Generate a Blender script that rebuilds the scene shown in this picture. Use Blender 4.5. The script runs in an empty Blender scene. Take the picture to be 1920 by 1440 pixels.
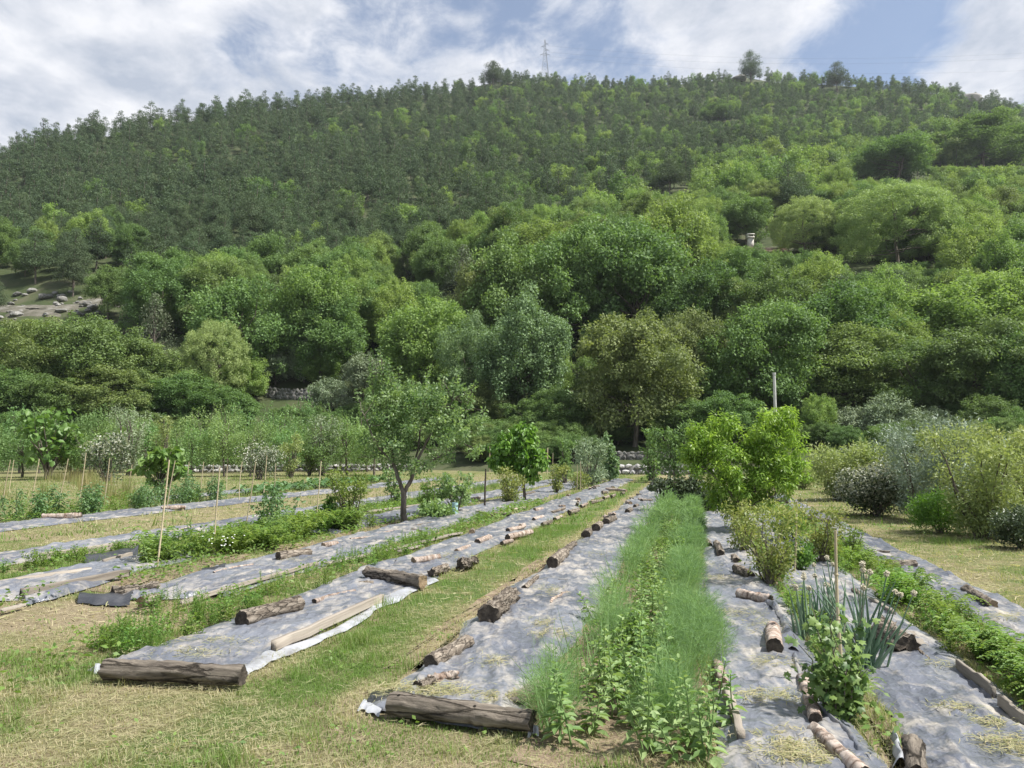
import bpy, math, random
import numpy as np
from mathutils import Vector, Matrix

# ------------------------------------------------------------------ camera, sky, sun, exposure
S = bpy.context.scene
COL = S.collection
F = 1450.0; CH = 1.75; PITCH = math.atan(125/1450)
cam = bpy.data.cameras.new('camera'); cam.sensor_width = 36; cam.lens = 36*F/1920
cam.clip_start = 0.05; cam.clip_end = 6000
camo = bpy.data.objects.new('camera', cam); COL.objects.link(camo)
camo.location = (0, 0, CH); camo.rotation_euler = (math.pi/2+PITCH, 0, 0)
S.camera = camo
S.render.resolution_x = 1024; S.render.resolution_y = 768

SUN_EL = math.radians(57); SUN_AZ = math.radians(102)      # azimuth clockwise from +Y
sun = bpy.data.lights.new('sun', 'SUN'); sun.energy = 4.9; sun.angle = math.radians(2); sun.color = (1.0, .965, .90)
suno = bpy.data.objects.new('sun', sun); COL.objects.link(suno)
sd = Vector((math.sin(SUN_AZ)*math.cos(SUN_EL), math.cos(SUN_AZ)*math.cos(SUN_EL), math.sin(SUN_EL)))
suno.rotation_euler = sd.to_track_quat('Z', 'Y').to_euler(); suno.location = (30, 40, 80)

def ray(px, py):
    x = (px-960)/F; y = -(py-720)/F
    return np.array((x, math.cos(PITCH)-y*math.sin(PITCH), math.sin(PITCH)+y*math.cos(PITCH)))

def build_world():
    w = bpy.data.worlds.new('World'); S.world = w; w.use_nodes = True
    nt = w.node_tree; N = nt.nodes; L = nt.links; N.clear()
    out = N.new('ShaderNodeOutputWorld')
    sky = N.new('ShaderNodeTexSky'); sky.sky_type = 'NISHITA'; sky.sun_disc = False
    sky.sun_elevation = SUN_EL; sky.sun_rotation = SUN_AZ; sky.air_density = 1.0; sky.dust_density = .8; sky.ozone_density = 1.2
    bgs = N.new('ShaderNodeBackground'); bgs.inputs[1].default_value = .085
    L.new(sky.outputs[0], bgs.inputs[0])
    tc = N.new('ShaderNodeTexCoord')
    sep = N.new('ShaderNodeSeparateXYZ'); L.new(tc.outputs['Generated'], sep.inputs[0])
    def math_(op, a, b=None, c=None, clamp=False):
        m = N.new('ShaderNodeMath'); m.operation = op; m.use_clamp = clamp
        for i, v in enumerate((a, b, c)):
            if v is None: continue
            if isinstance(v, (int, float)): m.inputs[i].default_value = v
            else: L.new(v, m.inputs[i])
        return m.outputs[0]
    zz = math_('ADD', math_('MAXIMUM', sep.outputs[2], 0.0), .14)
    cmb = N.new('ShaderNodeCombineXYZ')
    L.new(math_('DIVIDE', sep.outputs[0], zz), cmb.inputs[0]); L.new(math_('DIVIDE', sep.outputs[1], zz), cmb.inputs[1])
    def noise(scale, det, rough, off, dist=0.0):
        mp = N.new('ShaderNodeMapping'); mp.inputs['Location'].default_value = off; mp.inputs['Scale'].default_value = (1.0, .8, 1)
        L.new(cmb.outputs[0], mp.inputs[0])
        n = N.new('ShaderNodeTexNoise'); n.inputs['Scale'].default_value = scale; n.inputs['Detail'].default_value = det
        n.inputs['Roughness'].default_value = rough; n.inputs['Distortion'].default_value = dist
        L.new(mp.outputs[0], n.inputs['Vector']); return n.outputs[0]
    n1 = noise(3.0, 10, .62, (3.1, 1.7, 0), .3); n3 = noise(8.5, 8, .6, (1.3, 7.7, 0), .5)
    n2 = noise(5.2, 6, .58, (9.1, 4.2, 0), .2)
    dens = math_('ADD', math_('ADD', math_('MULTIPLY', n1, .75), math_('MULTIPLY', n3, .45)), -.60)
    # cloud banks and clear gaps at their places in the sky
    for px, py, rad, amt in ((120, 110, .30, .22), (420, 20, .12, .06), (470, 70, .06, -.10), (560, 80, .085, -.13), (690, 100, .07, -.11), (790, 50, .07, -.08), (870, 150, .06, .10), (760, 130, .05, .07),
                             (640, 165, .10, .10), (900, 70, .10, -.02), (1130, 55, .10, -.07), (1010, 30, .07, -.06), (1280, 95, .09, -.06),
                             (1400, 45, .13, .16), (1560, 95, .06, -.10), (1660, 75, .085, -.17), (1740, 100, .06, -.12), (1885, 115, .062, .36), (1900, 30, .10, .14), (1300, 20, .08, .08)):
        d = ray(px, py); d = d/np.linalg.norm(d)
        vd = N.new('ShaderNodeVectorMath'); vd.operation = 'DISTANCE'
        L.new(tc.outputs['Generated'], vd.inputs[0]); vd.inputs[1].default_value = tuple(d)
        q = math_('DIVIDE', vd.outputs['Value'], rad)
        g = math_('EXPONENT', math_('MULTIPLY', math_('MULTIPLY', q, q), -1.0))
        dens = math_('ADD', dens, math_('MULTIPLY', g, amt))
    mr = N.new('ShaderNodeMapRange'); mr.interpolation_type = 'SMOOTHSTEP'
    mr.inputs['From Min'].default_value = -.12; mr.inputs['From Max'].default_value = .15
    L.new(dens, mr.inputs['Value'])
    cover = math_('ADD', math_('MULTIPLY', mr.outputs[0], .86), .10, clamp=True)
    rp = N.new('ShaderNodeValToRGB'); e = rp.color_ramp.elements
    e[0].position = .36; e[0].color = (.50, .555, .66, 1); e[1].position = .60; e[1].color = (.96, .965, 1.0, 1)
    k = math_('SUBTRACT', math_('ADD', math_('MULTIPLY', n2, .75), math_('MULTIPLY', n1, .55)), math_('MULTIPLY', mr.outputs[0], .16))
    L.new(k, rp.inputs[0])
    bgc = N.new('ShaderNodeBackground'); bgc.inputs[1].default_value = .60
    L.new(rp.outputs[0], bgc.inputs[0])
    mx = N.new('ShaderNodeMixShader'); L.new(cover, mx.inputs[0]); L.new(bgs.outputs[0], mx.inputs[1]); L.new(bgc.outputs[0], mx.inputs[2])
    L.new(mx.outputs[0], out.inputs[0])
build_world()
vs = S.view_settings; vs.view_transform = 'Standard'; vs.look = 'None'; vs.exposure = 0.80; vs.gamma = 1.0; vs.use_curve_mapping = False
S.render.engine = 'CYCLES'
S.cycles.max_bounces = 6; S.cycles.diffuse_bounces = 3; S.cycles.transmission_bounces = 3; S.cycles.glossy_bounces = 2

# ------------------------------------------------------------------ helpers
rng = np.random.default_rng(7); random.seed(7)
ROW = math.atan((1300-960)*math.cos(PITCH)/F)
EU = np.array((math.sin(ROW), math.cos(ROW))); EV = np.array((math.cos(ROW), -math.sin(ROW)))
def UV(u, v): p = EU*u+EV*v; return float(p[0]), float(p[1])
def G(px, py, z=0.0):
    d = ray(px, py); t = (z-CH)/d[2]; return np.array((d[0]*t, d[1]*t, z))
def depth(px, py, z=0.0): return G(px, py, z)[1]

def _h(ix, iy, s):
    n = (ix*374761393 + iy*668265263 + s*1442695041) & 0xffffffff
    n = ((n ^ (n >> 13))*1274126177) & 0xffffffff
    return ((n ^ (n >> 16)) & 0xffff)/65535.0
def vnoise(x, y, s=0):
    x = np.asarray(x, float); y = np.asarray(y, float)
    ix = np.floor(x).astype(np.int64); iy = np.floor(y).astype(np.int64)
    fx = x-ix; fy = y-iy; fx = fx*fx*(3-2*fx); fy = fy*fy*(3-2*fy)
    a = _h(ix, iy, s); b = _h(ix+1, iy, s); c = _h(ix, iy+1, s); d = _h(ix+1, iy+1, s)
    return (a*(1-fx)+b*fx)*(1-fy)+(c*(1-fx)+d*fx)*fy
def fbm(x, y, s=0, o=4):
    t = 0; a = .5; 
    for i in range(o): t = t+a*vnoise(np.asarray(x)*2**i, np.asarray(y)*2**i, s+i); a *= .5
    return t

def mk(name, V, Fs, mats=(), fm=None, tint=None, smooth=False):
    V = np.asarray(V, np.float32).reshape(-1, 3)
    if not isinstance(Fs, (list, tuple)): Fs = [Fs]
    Fs = [np.asarray(f, np.int32) for f in Fs if len(f)]
    me = bpy.data.meshes.new(name)
    me.vertices.add(len(V)); me.vertices.foreach_set('co', V.ravel())
    li = np.concatenate([f.ravel() for f in Fs])
    lt = np.concatenate([np.full(len(f), f.shape[1], np.int32) for f in Fs])
    ls = np.concatenate([[0], np.cumsum(lt)[:-1]]).astype(np.int32)
    me.loops.add(len(li)); me.loops.foreach_set('vertex_index', li)
    me.polygons.add(len(lt)); me.polygons.foreach_set('loop_start', ls)
    for m in mats: me.materials.append(m)
    if fm is not None: me.polygons.foreach_set('material_index', np.asarray(fm, np.int32))
    if smooth: me.polygons.foreach_set('use_smooth', np.ones(len(lt), bool))
    if tint is not None:
        a = me.attributes.new('tint', 'FLOAT', 'POINT'); a.data.foreach_set('value', np.asarray(tint, np.float32))
    me.update(calc_edges=True)
    return me
def ob(name, me, parent=None, loc=(0, 0, 0), rz=0, sc=None):
    o = bpy.data.objects.new(name, me); COL.objects.link(o); o.location = tuple(float(c) for c in loc); o.rotation_euler = (0, 0, rz)
    if sc is not None: o.scale = sc
    if parent: o.parent = parent
    return o
def tag(o, label, cat, group=None, kind=None):
    if label: o['label'] = label
    if cat: o['category'] = cat
    if group: o['group'] = group
    if kind: o['kind'] = kind
    return o
def empty(name, label, cat, loc=(0, 0, 0), group=None, rz=0, sc=None):
    o = ob(name, None, None, loc, rz, sc); o.empty_display_size = .1
    return tag(o, label, cat, group)

class MB:
    """collects tubes, boxes and loose polygons"""
    def __init__(s): s.V = []; s.F = {3: [], 4: []}; s.n = 0
    def add(s, V, F):
        V = np.asarray(V, float); s.V.append(V)
        F = np.asarray(F)+s.n; s.F[F.shape[1]].append(F); s.n += len(V)
    def tube(s, P, R, n=6, cap=True):
        P = np.asarray(P, float); m = len(P); R = np.broadcast_to(np.asarray(R, float), (m,))
        T = np.gradient(P, axis=0); T /= np.linalg.norm(T, axis=1)[:, None]+1e-9
        ref = np.array((0, 0, 1.0)) if abs(T[0][2]) < .9 else np.array((1.0, 0, 0))
        A = np.cross(T, ref); A /= np.linalg.norm(A, axis=1)[:, None]+1e-9; B = np.cross(T, A)
        a = np.linspace(0, 2*np.pi, n, endpoint=False)
        V = P[:, None]+R[:, None, None]*(np.cos(a)[None, :, None]*A[:, None]+np.sin(a)[None, :, None]*B[:, None])
        V = V.reshape(-1, 3)
        i = np.arange(m-1)[:, None]*n; j = np.arange(n)[None]; k = (j+1) % n
        Fq = np.stack([i+j, i+k, i+n+k, i+n+j], -1).reshape(-1, 4)
        s.add(V, Fq)
        if cap:
            V2 = np.concatenate([V[-n:], P[-1:]]); s.add(V2, np.stack([np.arange(n), (np.arange(n)+1) % n, np.full(n, n)], -1))
    def box(s, c, size, M=None, ):
        x, y, z = np.array(size)/2
        V = np.array([(-x, -y, -z), (x, -y, -z), (x, y, -z), (-x, y, -z), (-x, -y, z), (x, -y, z), (x, y, z), (-x, y, z)])
        if M is not None: V = V@np.asarray(M).T
        s.add(V+np.asarray(c), [(0, 3, 2, 1), (4, 5, 6, 7), (0, 1, 5, 4), (1, 2, 6, 5), (2, 3, 7, 6), (3, 0, 4, 7)])
    def mesh(s, name, mats=(), smooth=False):
        return mk(name, np.concatenate(s.V), [np.concatenate(f) for f in s.F.values() if f], mats, smooth=smooth)

def unit(a): return a/(np.linalg.norm(a, axis=-1, keepdims=True)+1e-9)
def rdir(n, r=None): return unit((r or rng).normal(size=(n, 3)))

def leafgeo(P, N, D, L, W, fold=.12, six=False):
    """leaf blades: P base, D direction, N normal; a folded rhombus (or a six-sided blade)"""
    n = len(P); D = unit(D); N = unit(N-D*(N*D).sum(1, keepdims=True)); X = np.cross(D, N)
    L = np.broadcast_to(np.asarray(L, float), (n,))[:, None]; W = np.broadcast_to(np.asarray(W, float), (n,))[:, None]
    if not six:
        V = np.stack([P, P+D*L*.45+X*W*.5+N*W*fold, P+D*L-N*L*.08, P+D*L*.45-X*W*.5+N*W*fold], 1)
        return V.reshape(-1, 3), (np.arange(n)[:, None]*4+np.arange(4)[None]), 4
    V = np.stack([P, P+D*L*.25+X*W*.42+N*W*fold, P+D*L*.62+X*W*.40+N*W*fold, P+D*L-N*L*.15, P+D*L*.62-X*W*.40+N*W*fold, P+D*L*.25-X*W*.42+N*W*fold], 1)
    b = np.arange(n)[:, None]*6
    return V.reshape(-1, 3), np.concatenate([b+np.array((0, 1, 2, 3)), b+np.array((0, 3, 4, 5))]), 6

# ------------------------------------------------------------------ materials
def newmat(name):
    m = bpy.data.materials.new(name); m.use_nodes = True; nt = m.node_tree; nt.nodes.clear()
    o = nt.nodes.new('ShaderNodeOutputMaterial'); return m, nt, nt.nodes, nt.links, o
def c4(c): return (c[0], c[1], c[2], 1)
def leafmat(name, a, b, trans=.3, rough=.7, var=.18, hue=.03, spec=.3):
    m, nt, N, L, o = newmat(name)
    at = N.new('ShaderNodeAttribute'); at.attribute_name = 'tint'
    rp = N.new('ShaderNodeMix'); rp.data_type = 'RGBA'; rp.inputs['A'].default_value = c4(a); rp.inputs['B'].default_value = c4(b)
    L.new(at.outputs['Fac'], rp.inputs['Factor'])
    oi = N.new('ShaderNodeObjectInfo'); hs = N.new('ShaderNodeHueSaturation')
    def lin(k, c, src):
        q = N.new('ShaderNodeMath'); q.operation = 'MULTIPLY_ADD'; q.inputs[1].default_value = k; q.inputs[2].default_value = c; L.new(src, q.inputs[0]); return q.outputs[0]
    L.new(lin(-hue*2, .5+hue, oi.outputs['Random']), hs.inputs['Hue'])
    fr = N.new('ShaderNodeMath'); fr.operation = 'FRACT'; L.new(lin(7.31, 0, oi.outputs['Random']), fr.inputs[0])
    L.new(lin(var*2, 1-var, fr.outputs[0]), hs.inputs['Value'])
    L.new(rp.outputs['Result'], hs.inputs['Color'])
    p = N.new('ShaderNodeBsdfPrincipled'); p.inputs['Roughness'].default_value = rough; p.inputs['Specular IOR Level'].default_value = spec
    L.new(hs.outputs[0], p.inputs['Base Color'])
    t = N.new('ShaderNodeBsdfTranslucent'); g = N.new('ShaderNodeMix'); g.data_type = 'RGBA'; g.blend_type = 'MULTIPLY'; g.inputs['Factor'].default_value = 1
    L.new(hs.outputs[0], g.inputs['A']); g.inputs['B'].default_value = (1.5, 1.55, .8, 1); L.new(g.outputs['Result'], t.inputs[0])
    x = N.new('ShaderNodeMixShader'); x.inputs[0].default_value = trans
    L.new(p.outputs[0], x.inputs[1]); L.new(t.outputs[0], x.inputs[2]); L.new(x.outputs[0], o.inputs[0])
    return m
def noisemat(name, cols, scale=4, detail=6, rough=.85, stretch=(1, 1, 1), bump=.3, bscale=None, spec=.2, pos=None, dist=0.0, objvar=0.0):
    m, nt, N, L, o = newmat(name)
    tc = N.new('ShaderNodeTexCoord'); mp = N.new('ShaderNodeMapping'); mp.inputs['Scale'].default_value = stretch
    L.new(tc.outputs['Object'], mp.inputs[0])
    n = N.new('ShaderNodeTexNoise'); n.inputs['Scale'].default_value = scale; n.inputs['Detail'].default_value = detail; n.inputs['Roughness'].default_value = .65
    n.inputs['Distortion'].default_value = dist
    oi = N.new('ShaderNodeObjectInfo')
    ad = N.new('ShaderNodeVectorMath'); ad.operation = 'ADD'; L.new(mp.outputs[0], ad.inputs[0])
    sc = N.new('ShaderNodeVectorMath'); sc.operation = 'SCALE'; sc.inputs['Scale'].default_value = 37.0
    cm = N.new('ShaderNodeCombineXYZ'); L.new(oi.outputs['Random'], cm.inputs[0]); L.new(oi.outputs['Random'], cm.inputs[1]); L.new(cm.outputs[0], sc.inputs[0]); L.new(sc.outputs[0], ad.inputs[1])
    L.new(ad.outputs[0], n.inputs['Vector'])
    rp = N.new('ShaderNodeValToRGB'); el = rp.color_ramp.elements
    pos = pos or [.28+.44*i/(len(cols)-1) for i in range(len(cols))]
    while len(el) < len(cols): el.new(.5)
    for e, c, q in zip(el, cols, pos): e.position = q; e.color = c4(c)
    L.new(n.outputs[0], rp.inputs[0])
    p = N.new('ShaderNodeBsdfPrincipled'); p.inputs['Roughness'].default_value = rough; p.inputs['Specular IOR Level'].default_value = spec
    src = rp.outputs[0]
    if objvar:
        hs = N.new('ShaderNodeHueSaturation'); q = N.new('ShaderNodeMath'); q.operation = 'MULTIPLY_ADD'; q.inputs[1].default_value = 2*objvar; q.inputs[2].default_value = 1-objvar
        L.new(oi.outputs['Random'], q.inputs[0]); L.new(q.outputs[0], hs.inputs['Value']); L.new(src, hs.inputs['Color']); src = hs.outputs[0]
    L.new(src, p.inputs['Base Color'])
    if bump:
        n2 = N.new('ShaderNodeTexNoise'); n2.inputs['Scale'].default_value = bscale or scale*3; n2.inputs['Detail'].default_value = 5
        L.new(ad.outputs[0], n2.inputs['Vector'])
        b = N.new('ShaderNodeBump'); b.inputs['Strength'].default_value = bump; b.inputs['Distance'].default_value = .02
        L.new(n2.outputs[0], b.inputs['Height']); L.new(b.outputs[0], p.inputs['Normal'])
    L.new(p.outputs[0], o.inputs[0]); return m

M = {}
M['bark'] = noisemat('bark', [(.05, .042, .034), (.13, .11, .09), (.24, .21, .18)], 9, 7, .9, (1, 1, .25), .8, 20)
M['log_bark'] = noisemat('log_bark', [(.045, .036, .028), (.14, .115, .09), (.25, .215, .175), (.33, .27, .21)], 7, 9, .9, (.35, 1.6, 1.6), 1.0, 18, objvar=.25, pos=[.3, .45, .58, .72])
M['pink_bark'] = noisemat('pink_bark', [(.09, .055, .04), (.25, .185, .145), (.38, .32, .27), (.46, .40, .35)], 6, 9, .85, (1.5, .5, .5), .9, 14, objvar=.2, pos=[.3, .42, .55, .72])
M['old_wood'] = noisemat('old_wood', [(.03, .026, .022), (.115, .098, .08), (.20, .172, .138), (.29, .255, .21)], 5, 10, .9, (.35, 2.6, 2.6), 1.0, 9, objvar=.15, pos=[.34, .44, .56, .70])
M['cut_dark'] = noisemat('cut_dark', [(.025, .021, .018), (.07, .058, .047), (.14, .115, .09)], 14, 6, .95, (1, 1, 1), .6)
M['cut_pale'] = noisemat('cut_pale', [(.10, .075, .05), (.26, .19, .12), (.36, .28, .19)], 10, 6, .9, (1, 1, 1), .5)
M['plank'] = noisemat('plank', [(.14, .12, .10), (.26, .228, .19), (.36, .325, .275)], 6, 8, .85, (.1, 3, 3), .5, 10, objvar=.2)
M['bamboo'] = noisemat('bamboo', [(.30, .25, .16), (.44, .37, .24), (.54, .48, .34)], 5, 5, .6, (3, 3, .6), .1, objvar=.25)
M['stone'] = noisemat('stone', [(.16, .155, .15), (.34, .33, .32), (.55, .54, .52)], 3.5, 8, .9, (1, 1, 1), .8, 9, objvar=.28)
M['dark_stone'] = noisemat('dark_stone', [(.05, .048, .045), (.15, .145, .135), (.27, .26, .25)], 4, 8, .9, (1, 1, 1), .8, 9, objvar=.3)
M['soil'] = noisemat('soil', [(.085, .062, .042), (.19, .145, .10), (.30, .24, .165)], 6, 10, .95, (1, 1, 1), .8, 25)
M['hill'] = noisemat('hill', [(.025, .038, .014), (.05, .066, .025), (.10, .095, .06)], .22, 10, .95, (1, 1, 1), .5, 1.5)
M['white_film'] = noisemat('white_film', [(.16, .155, .15), (.32, .33, .35), (.43, .44, .47)], 5, 8, .45, (1, 1, 1), .2, spec=.4)
M['black_film'] = noisemat('black_film', [(.012, .013, .016), (.03, .032, .038), (.07, .07, .075)], 5, 6, .32, (1, 1, 1), .3, 20, spec=.5)
M['concrete'] = noisemat('concrete', [(.36, .36, .35), (.46, .46, .45), (.54, .54, .53)], 3, 6, .85, (1, 1, 1), .2)
M['steel'] = noisemat('steel', [(.22, .24, .27), (.30, .32, .35)], 2, 3, .5, (1, 1, 1), 0)
M['wire'] = noisemat('wire', [(.16, .17, .19), (.22, .23, .25)], 2, 2, .6, (1, 1, 1), 0)
M['roof_tile'] = noisemat('roof_tile', [(.20, .13, .10), (.32, .22, .17), (.40, .30, .25)], 5, 6, .9, (1, 1, 1), .5)
M['plaster'] = noisemat('plaster', [(.48, .45, .40), (.60, .57, .52), (.68, .66, .62)], 2, 6, .9, (1, 1, 1), .3)

def barkmat(name, cols, pos, st, plate, crack, holes=False, objvar=.2, edge=.10):
    m, nt, N, L, o = newmat(name); tc = N.new('ShaderNodeTexCoord'); oi = N.new('ShaderNodeObjectInfo')
    mp = N.new('ShaderNodeMapping'); mp.inputs['Scale'].default_value = st; L.new(tc.outputs['Object'], mp.inputs[0])
    cm = N.new('ShaderNodeVectorMath'); cm.operation = 'SCALE'; cm.inputs[0].default_value = (31, 17, 23); L.new(oi.outputs['Random'], cm.inputs['Scale'])
    ad = N.new('ShaderNodeVectorMath'); L.new(mp.outputs[0], ad.inputs[0]); L.new(cm.outputs[0], ad.inputs[1])
    nz = N.new('ShaderNodeTexNoise'); nz.inputs['Scale'].default_value = 3.2; nz.inputs['Detail'].default_value = 10; nz.inputs['Roughness'].default_value = .7; L.new(ad.outputs[0], nz.inputs['Vector'])
    ds = N.new('ShaderNodeVectorMath'); ds.operation = 'MULTIPLY_ADD'; L.new(nz.outputs['Color'], ds.inputs[0]); ds.inputs[1].default_value = (.35, .35, .35); L.new(ad.outputs[0], ds.inputs[2])
    vo = N.new('ShaderNodeTexVoronoi'); vo.feature = 'DISTANCE_TO_EDGE'; vo.inputs['Scale'].default_value = plate; L.new(ds.outputs[0], vo.inputs['Vector'])
    rp = N.new('ShaderNodeValToRGB'); el = rp.color_ramp.elements
    while len(el) < len(cols): el.new(.5)
    for e, c, q in zip(el, cols, pos): e.position = q; e.color = c4(c)
    L.new(nz.outputs[0], rp.inputs[0])
    ck = N.new('ShaderNodeMapRange'); ck.inputs['From Max'].default_value = edge; ck.inputs['To Min'].default_value = 1-crack; L.new(vo.outputs['Distance'], ck.inputs['Value'])
    mu = N.new('ShaderNodeMix'); mu.data_type = 'RGBA'; mu.blend_type = 'MULTIPLY'; mu.inputs['Factor'].default_value = 1; L.new(rp.outputs[0], mu.inputs['A']); L.new(ck.outputs[0], mu.inputs['B']); src = mu.outputs['Result']
    if holes:
        v2 = N.new('ShaderNodeTexVoronoi'); v2.inputs['Scale'].default_value = 9; L.new(tc.outputs['Object'], v2.inputs['Vector'])
        hr = N.new('ShaderNodeMapRange'); hr.inputs['From Min'].default_value = .085; hr.inputs['From Max'].default_value = .12; hr.inputs['To Min'].default_value = .12; L.new(v2.outputs['Distance'], hr.inputs['Value'])
        m2 = N.new('ShaderNodeMix'); m2.data_type = 'RGBA'; m2.blend_type = 'MULTIPLY'; m2.inputs['Factor'].default_value = 1; L.new(src, m2.inputs['A']); L.new(hr.outputs[0], m2.inputs['B']); src = m2.outputs['Result']
    hs = N.new('ShaderNodeHueSaturation'); q = N.new('ShaderNodeMath'); q.operation = 'MULTIPLY_ADD'; q.inputs[1].default_value = 2*objvar; q.inputs[2].default_value = 1-objvar; L.new(oi.outputs['Random'], q.inputs[0]); L.new(q.outputs[0], hs.inputs['Value']); L.new(src, hs.inputs['Color'])
    p = N.new('ShaderNodeBsdfPrincipled'); p.inputs['Roughness'].default_value = .92; p.inputs['Specular IOR Level'].default_value = .15; L.new(hs.outputs[0], p.inputs['Base Color'])
    hh = N.new('ShaderNodeMath'); hh.operation = 'MULTIPLY_ADD'; hh.inputs[1].default_value = .5; L.new(nz.outputs[0], hh.inputs[0]); L.new(ck.outputs[0], hh.inputs[2])
    b = N.new('ShaderNodeBump'); b.inputs['Strength'].default_value = 1.0; b.inputs['Distance'].default_value = .02; L.new(hh.outputs[0], b.inputs['Height']); L.new(b.outputs[0], p.inputs['Normal'])
    L.new(p.outputs[0], o.inputs[0]); return m
M['log_bark'] = barkmat('log_bark', [(.06, .048, .038), (.15, .125, .10), (.25, .215, .175), (.36, .31, .26)], [.32, .46, .58, .72], (2.0, 7, 7), 3.0, .42, edge=.07)
M['pink_bark'] = barkmat('pink_bark', [(.11, .07, .05), (.25, .185, .145), (.37, .31, .265), (.47, .42, .37)], [.32, .43, .55, .70], (6, 2.4, 2.4), 1.4, .30, edge=.05)
M['old_wood'] = barkmat('old_wood', [(.045, .038, .032), (.11, .094, .077), (.19, .163, .132), (.28, .245, .20)], [.32, .44, .56, .70], (.9, 9, 9), 1.3, .6, True, .12, .05)

def dusty_film():
    m, nt, N, L, o = newmat('dusty_film')
    tc = N.new('ShaderNodeTexCoord')
    def noise(sc, det, r, st=(1, 1, 1), dist=0.0):
        mp = N.new('ShaderNodeMapping'); mp.inputs['Scale'].default_value = st; mp.inputs['Rotation'].default_value = (0, 0, ROW); L.new(tc.outputs['Object'], mp.inputs[0])
        n = N.new('ShaderNodeTexNoise'); n.inputs['Scale'].default_value = sc; n.inputs['Detail'].default_value = det; n.inputs['Roughness'].default_value = r; n.inputs['Distortion'].default_value = dist
        L.new(mp.outputs[0], n.inputs['Vector']); return n.outputs[0]
    d1 = noise(2.2, 9, .62, (1.0, .5, 1), 1.6); d2 = noise(7, 7, .6, (1, .6, 1), .8); d3 = noise(.5, 3, .5)
    rp = N.new('ShaderNodeValToRGB'); e = rp.color_ramp.elements; e[0].position = .50; e[0].color = (0, 0, 0, 1); e[1].position = .68; e[1].color = (.80, .80, .80, 1)
    a = N.new('ShaderNodeMath'); a.operation = 'MULTIPLY_ADD'; a.inputs[1].default_value = .42; L.new(d2, a.inputs[0])
    b = N.new('ShaderNodeMath'); b.operation = 'MULTIPLY'; b.inputs[1].default_value = .62; L.new(d1, b.inputs[0]); L.new(b.outputs[0], a.inputs[2]); L.new(a.outputs[0], rp.inputs[0])
    fr = N.new('ShaderNodeValToRGB'); e = fr.color_ramp.elements; e[0].position = .35; e[0].color = (.094, .102, .126, 1); e[1].position = .68; e[1].color = (.185, .196, .222, 1); L.new(d3, fr.inputs[0])
    mx = N.new('ShaderNodeMix'); mx.data_type = 'RGBA'; L.new(rp.outputs[0], mx.inputs['Factor']); L.new(fr.outputs[0], mx.inputs['A']); mx.inputs['B'].default_value = (.44, .395, .325, 1)
    p = N.new('ShaderNodeBsdfPrincipled'); L.new(mx.outputs['Result'], p.inputs['Base Color']); p.inputs['Specular IOR Level'].default_value = .5
    rr = N.new('ShaderNodeMath'); rr.operation = 'MULTIPLY_ADD'; rr.inputs[1].default_value = .4; rr.inputs[2].default_value = .34; L.new(rp.outputs[0], rr.inputs[0]); L.new(rr.outputs[0], p.inputs['Roughness'])
    vsum = None
    for vs_, amp, stv in ((4.5, 1.0, (1, .28, 1)), (6.5, .6, (.35, 1, 1)), (13, .35, (1, .5, 1)), (26, .14, (1, 1, 1))):
        mpv = N.new('ShaderNodeMapping'); mpv.inputs['Rotation'].default_value = (0, 0, ROW+(.5 if vs_ == 6.5 else -.15 if vs_ == 13 else 0)); mpv.inputs['Scale'].default_value = stv; L.new(tc.outputs['Object'], mpv.inputs[0])
        dn = N.new('ShaderNodeTexNoise'); dn.inputs['Scale'].default_value = vs_*.8; dn.inputs['Detail'].default_value = 2; L.new(mpv.outputs[0], dn.inputs['Vector'])
        dm = N.new('ShaderNodeVectorMath'); dm.operation = 'MULTIPLY_ADD'; L.new(dn.outputs['Color'], dm.inputs[0]); dm.inputs[1].default_value = (.8/vs_*2, .8/vs_*2, 0); L.new(mpv.outputs[0], dm.inputs[2])
        vo = N.new('ShaderNodeTexVoronoi'); vo.inputs['Scale'].default_value = vs_; L.new(dm.outputs[0], vo.inputs['Vector'])
        ml = N.new('ShaderNodeMath'); ml.operation = 'MULTIPLY'; ml.inputs[1].default_value = amp; L.new(vo.outputs['Distance'], ml.inputs[0])
        if vsum is None: vsum = ml.outputs[0]
        else:
            sm = N.new('ShaderNodeMath'); L.new(vsum, sm.inputs[0]); L.new(ml.outputs[0], sm.inputs[1]); vsum = sm.outputs[0]
    bn = vsum; bu = N.new('ShaderNodeBump'); bu.inputs['Strength'].default_value = .8; bu.inputs['Distance'].default_value = .05; L.new(bn, bu.inputs['Height']); L.new(bu.outputs[0], p.inputs['Normal'])
    L.new(p.outputs[0], o.inputs[0]); return m
M['film'] = dusty_film()

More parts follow.
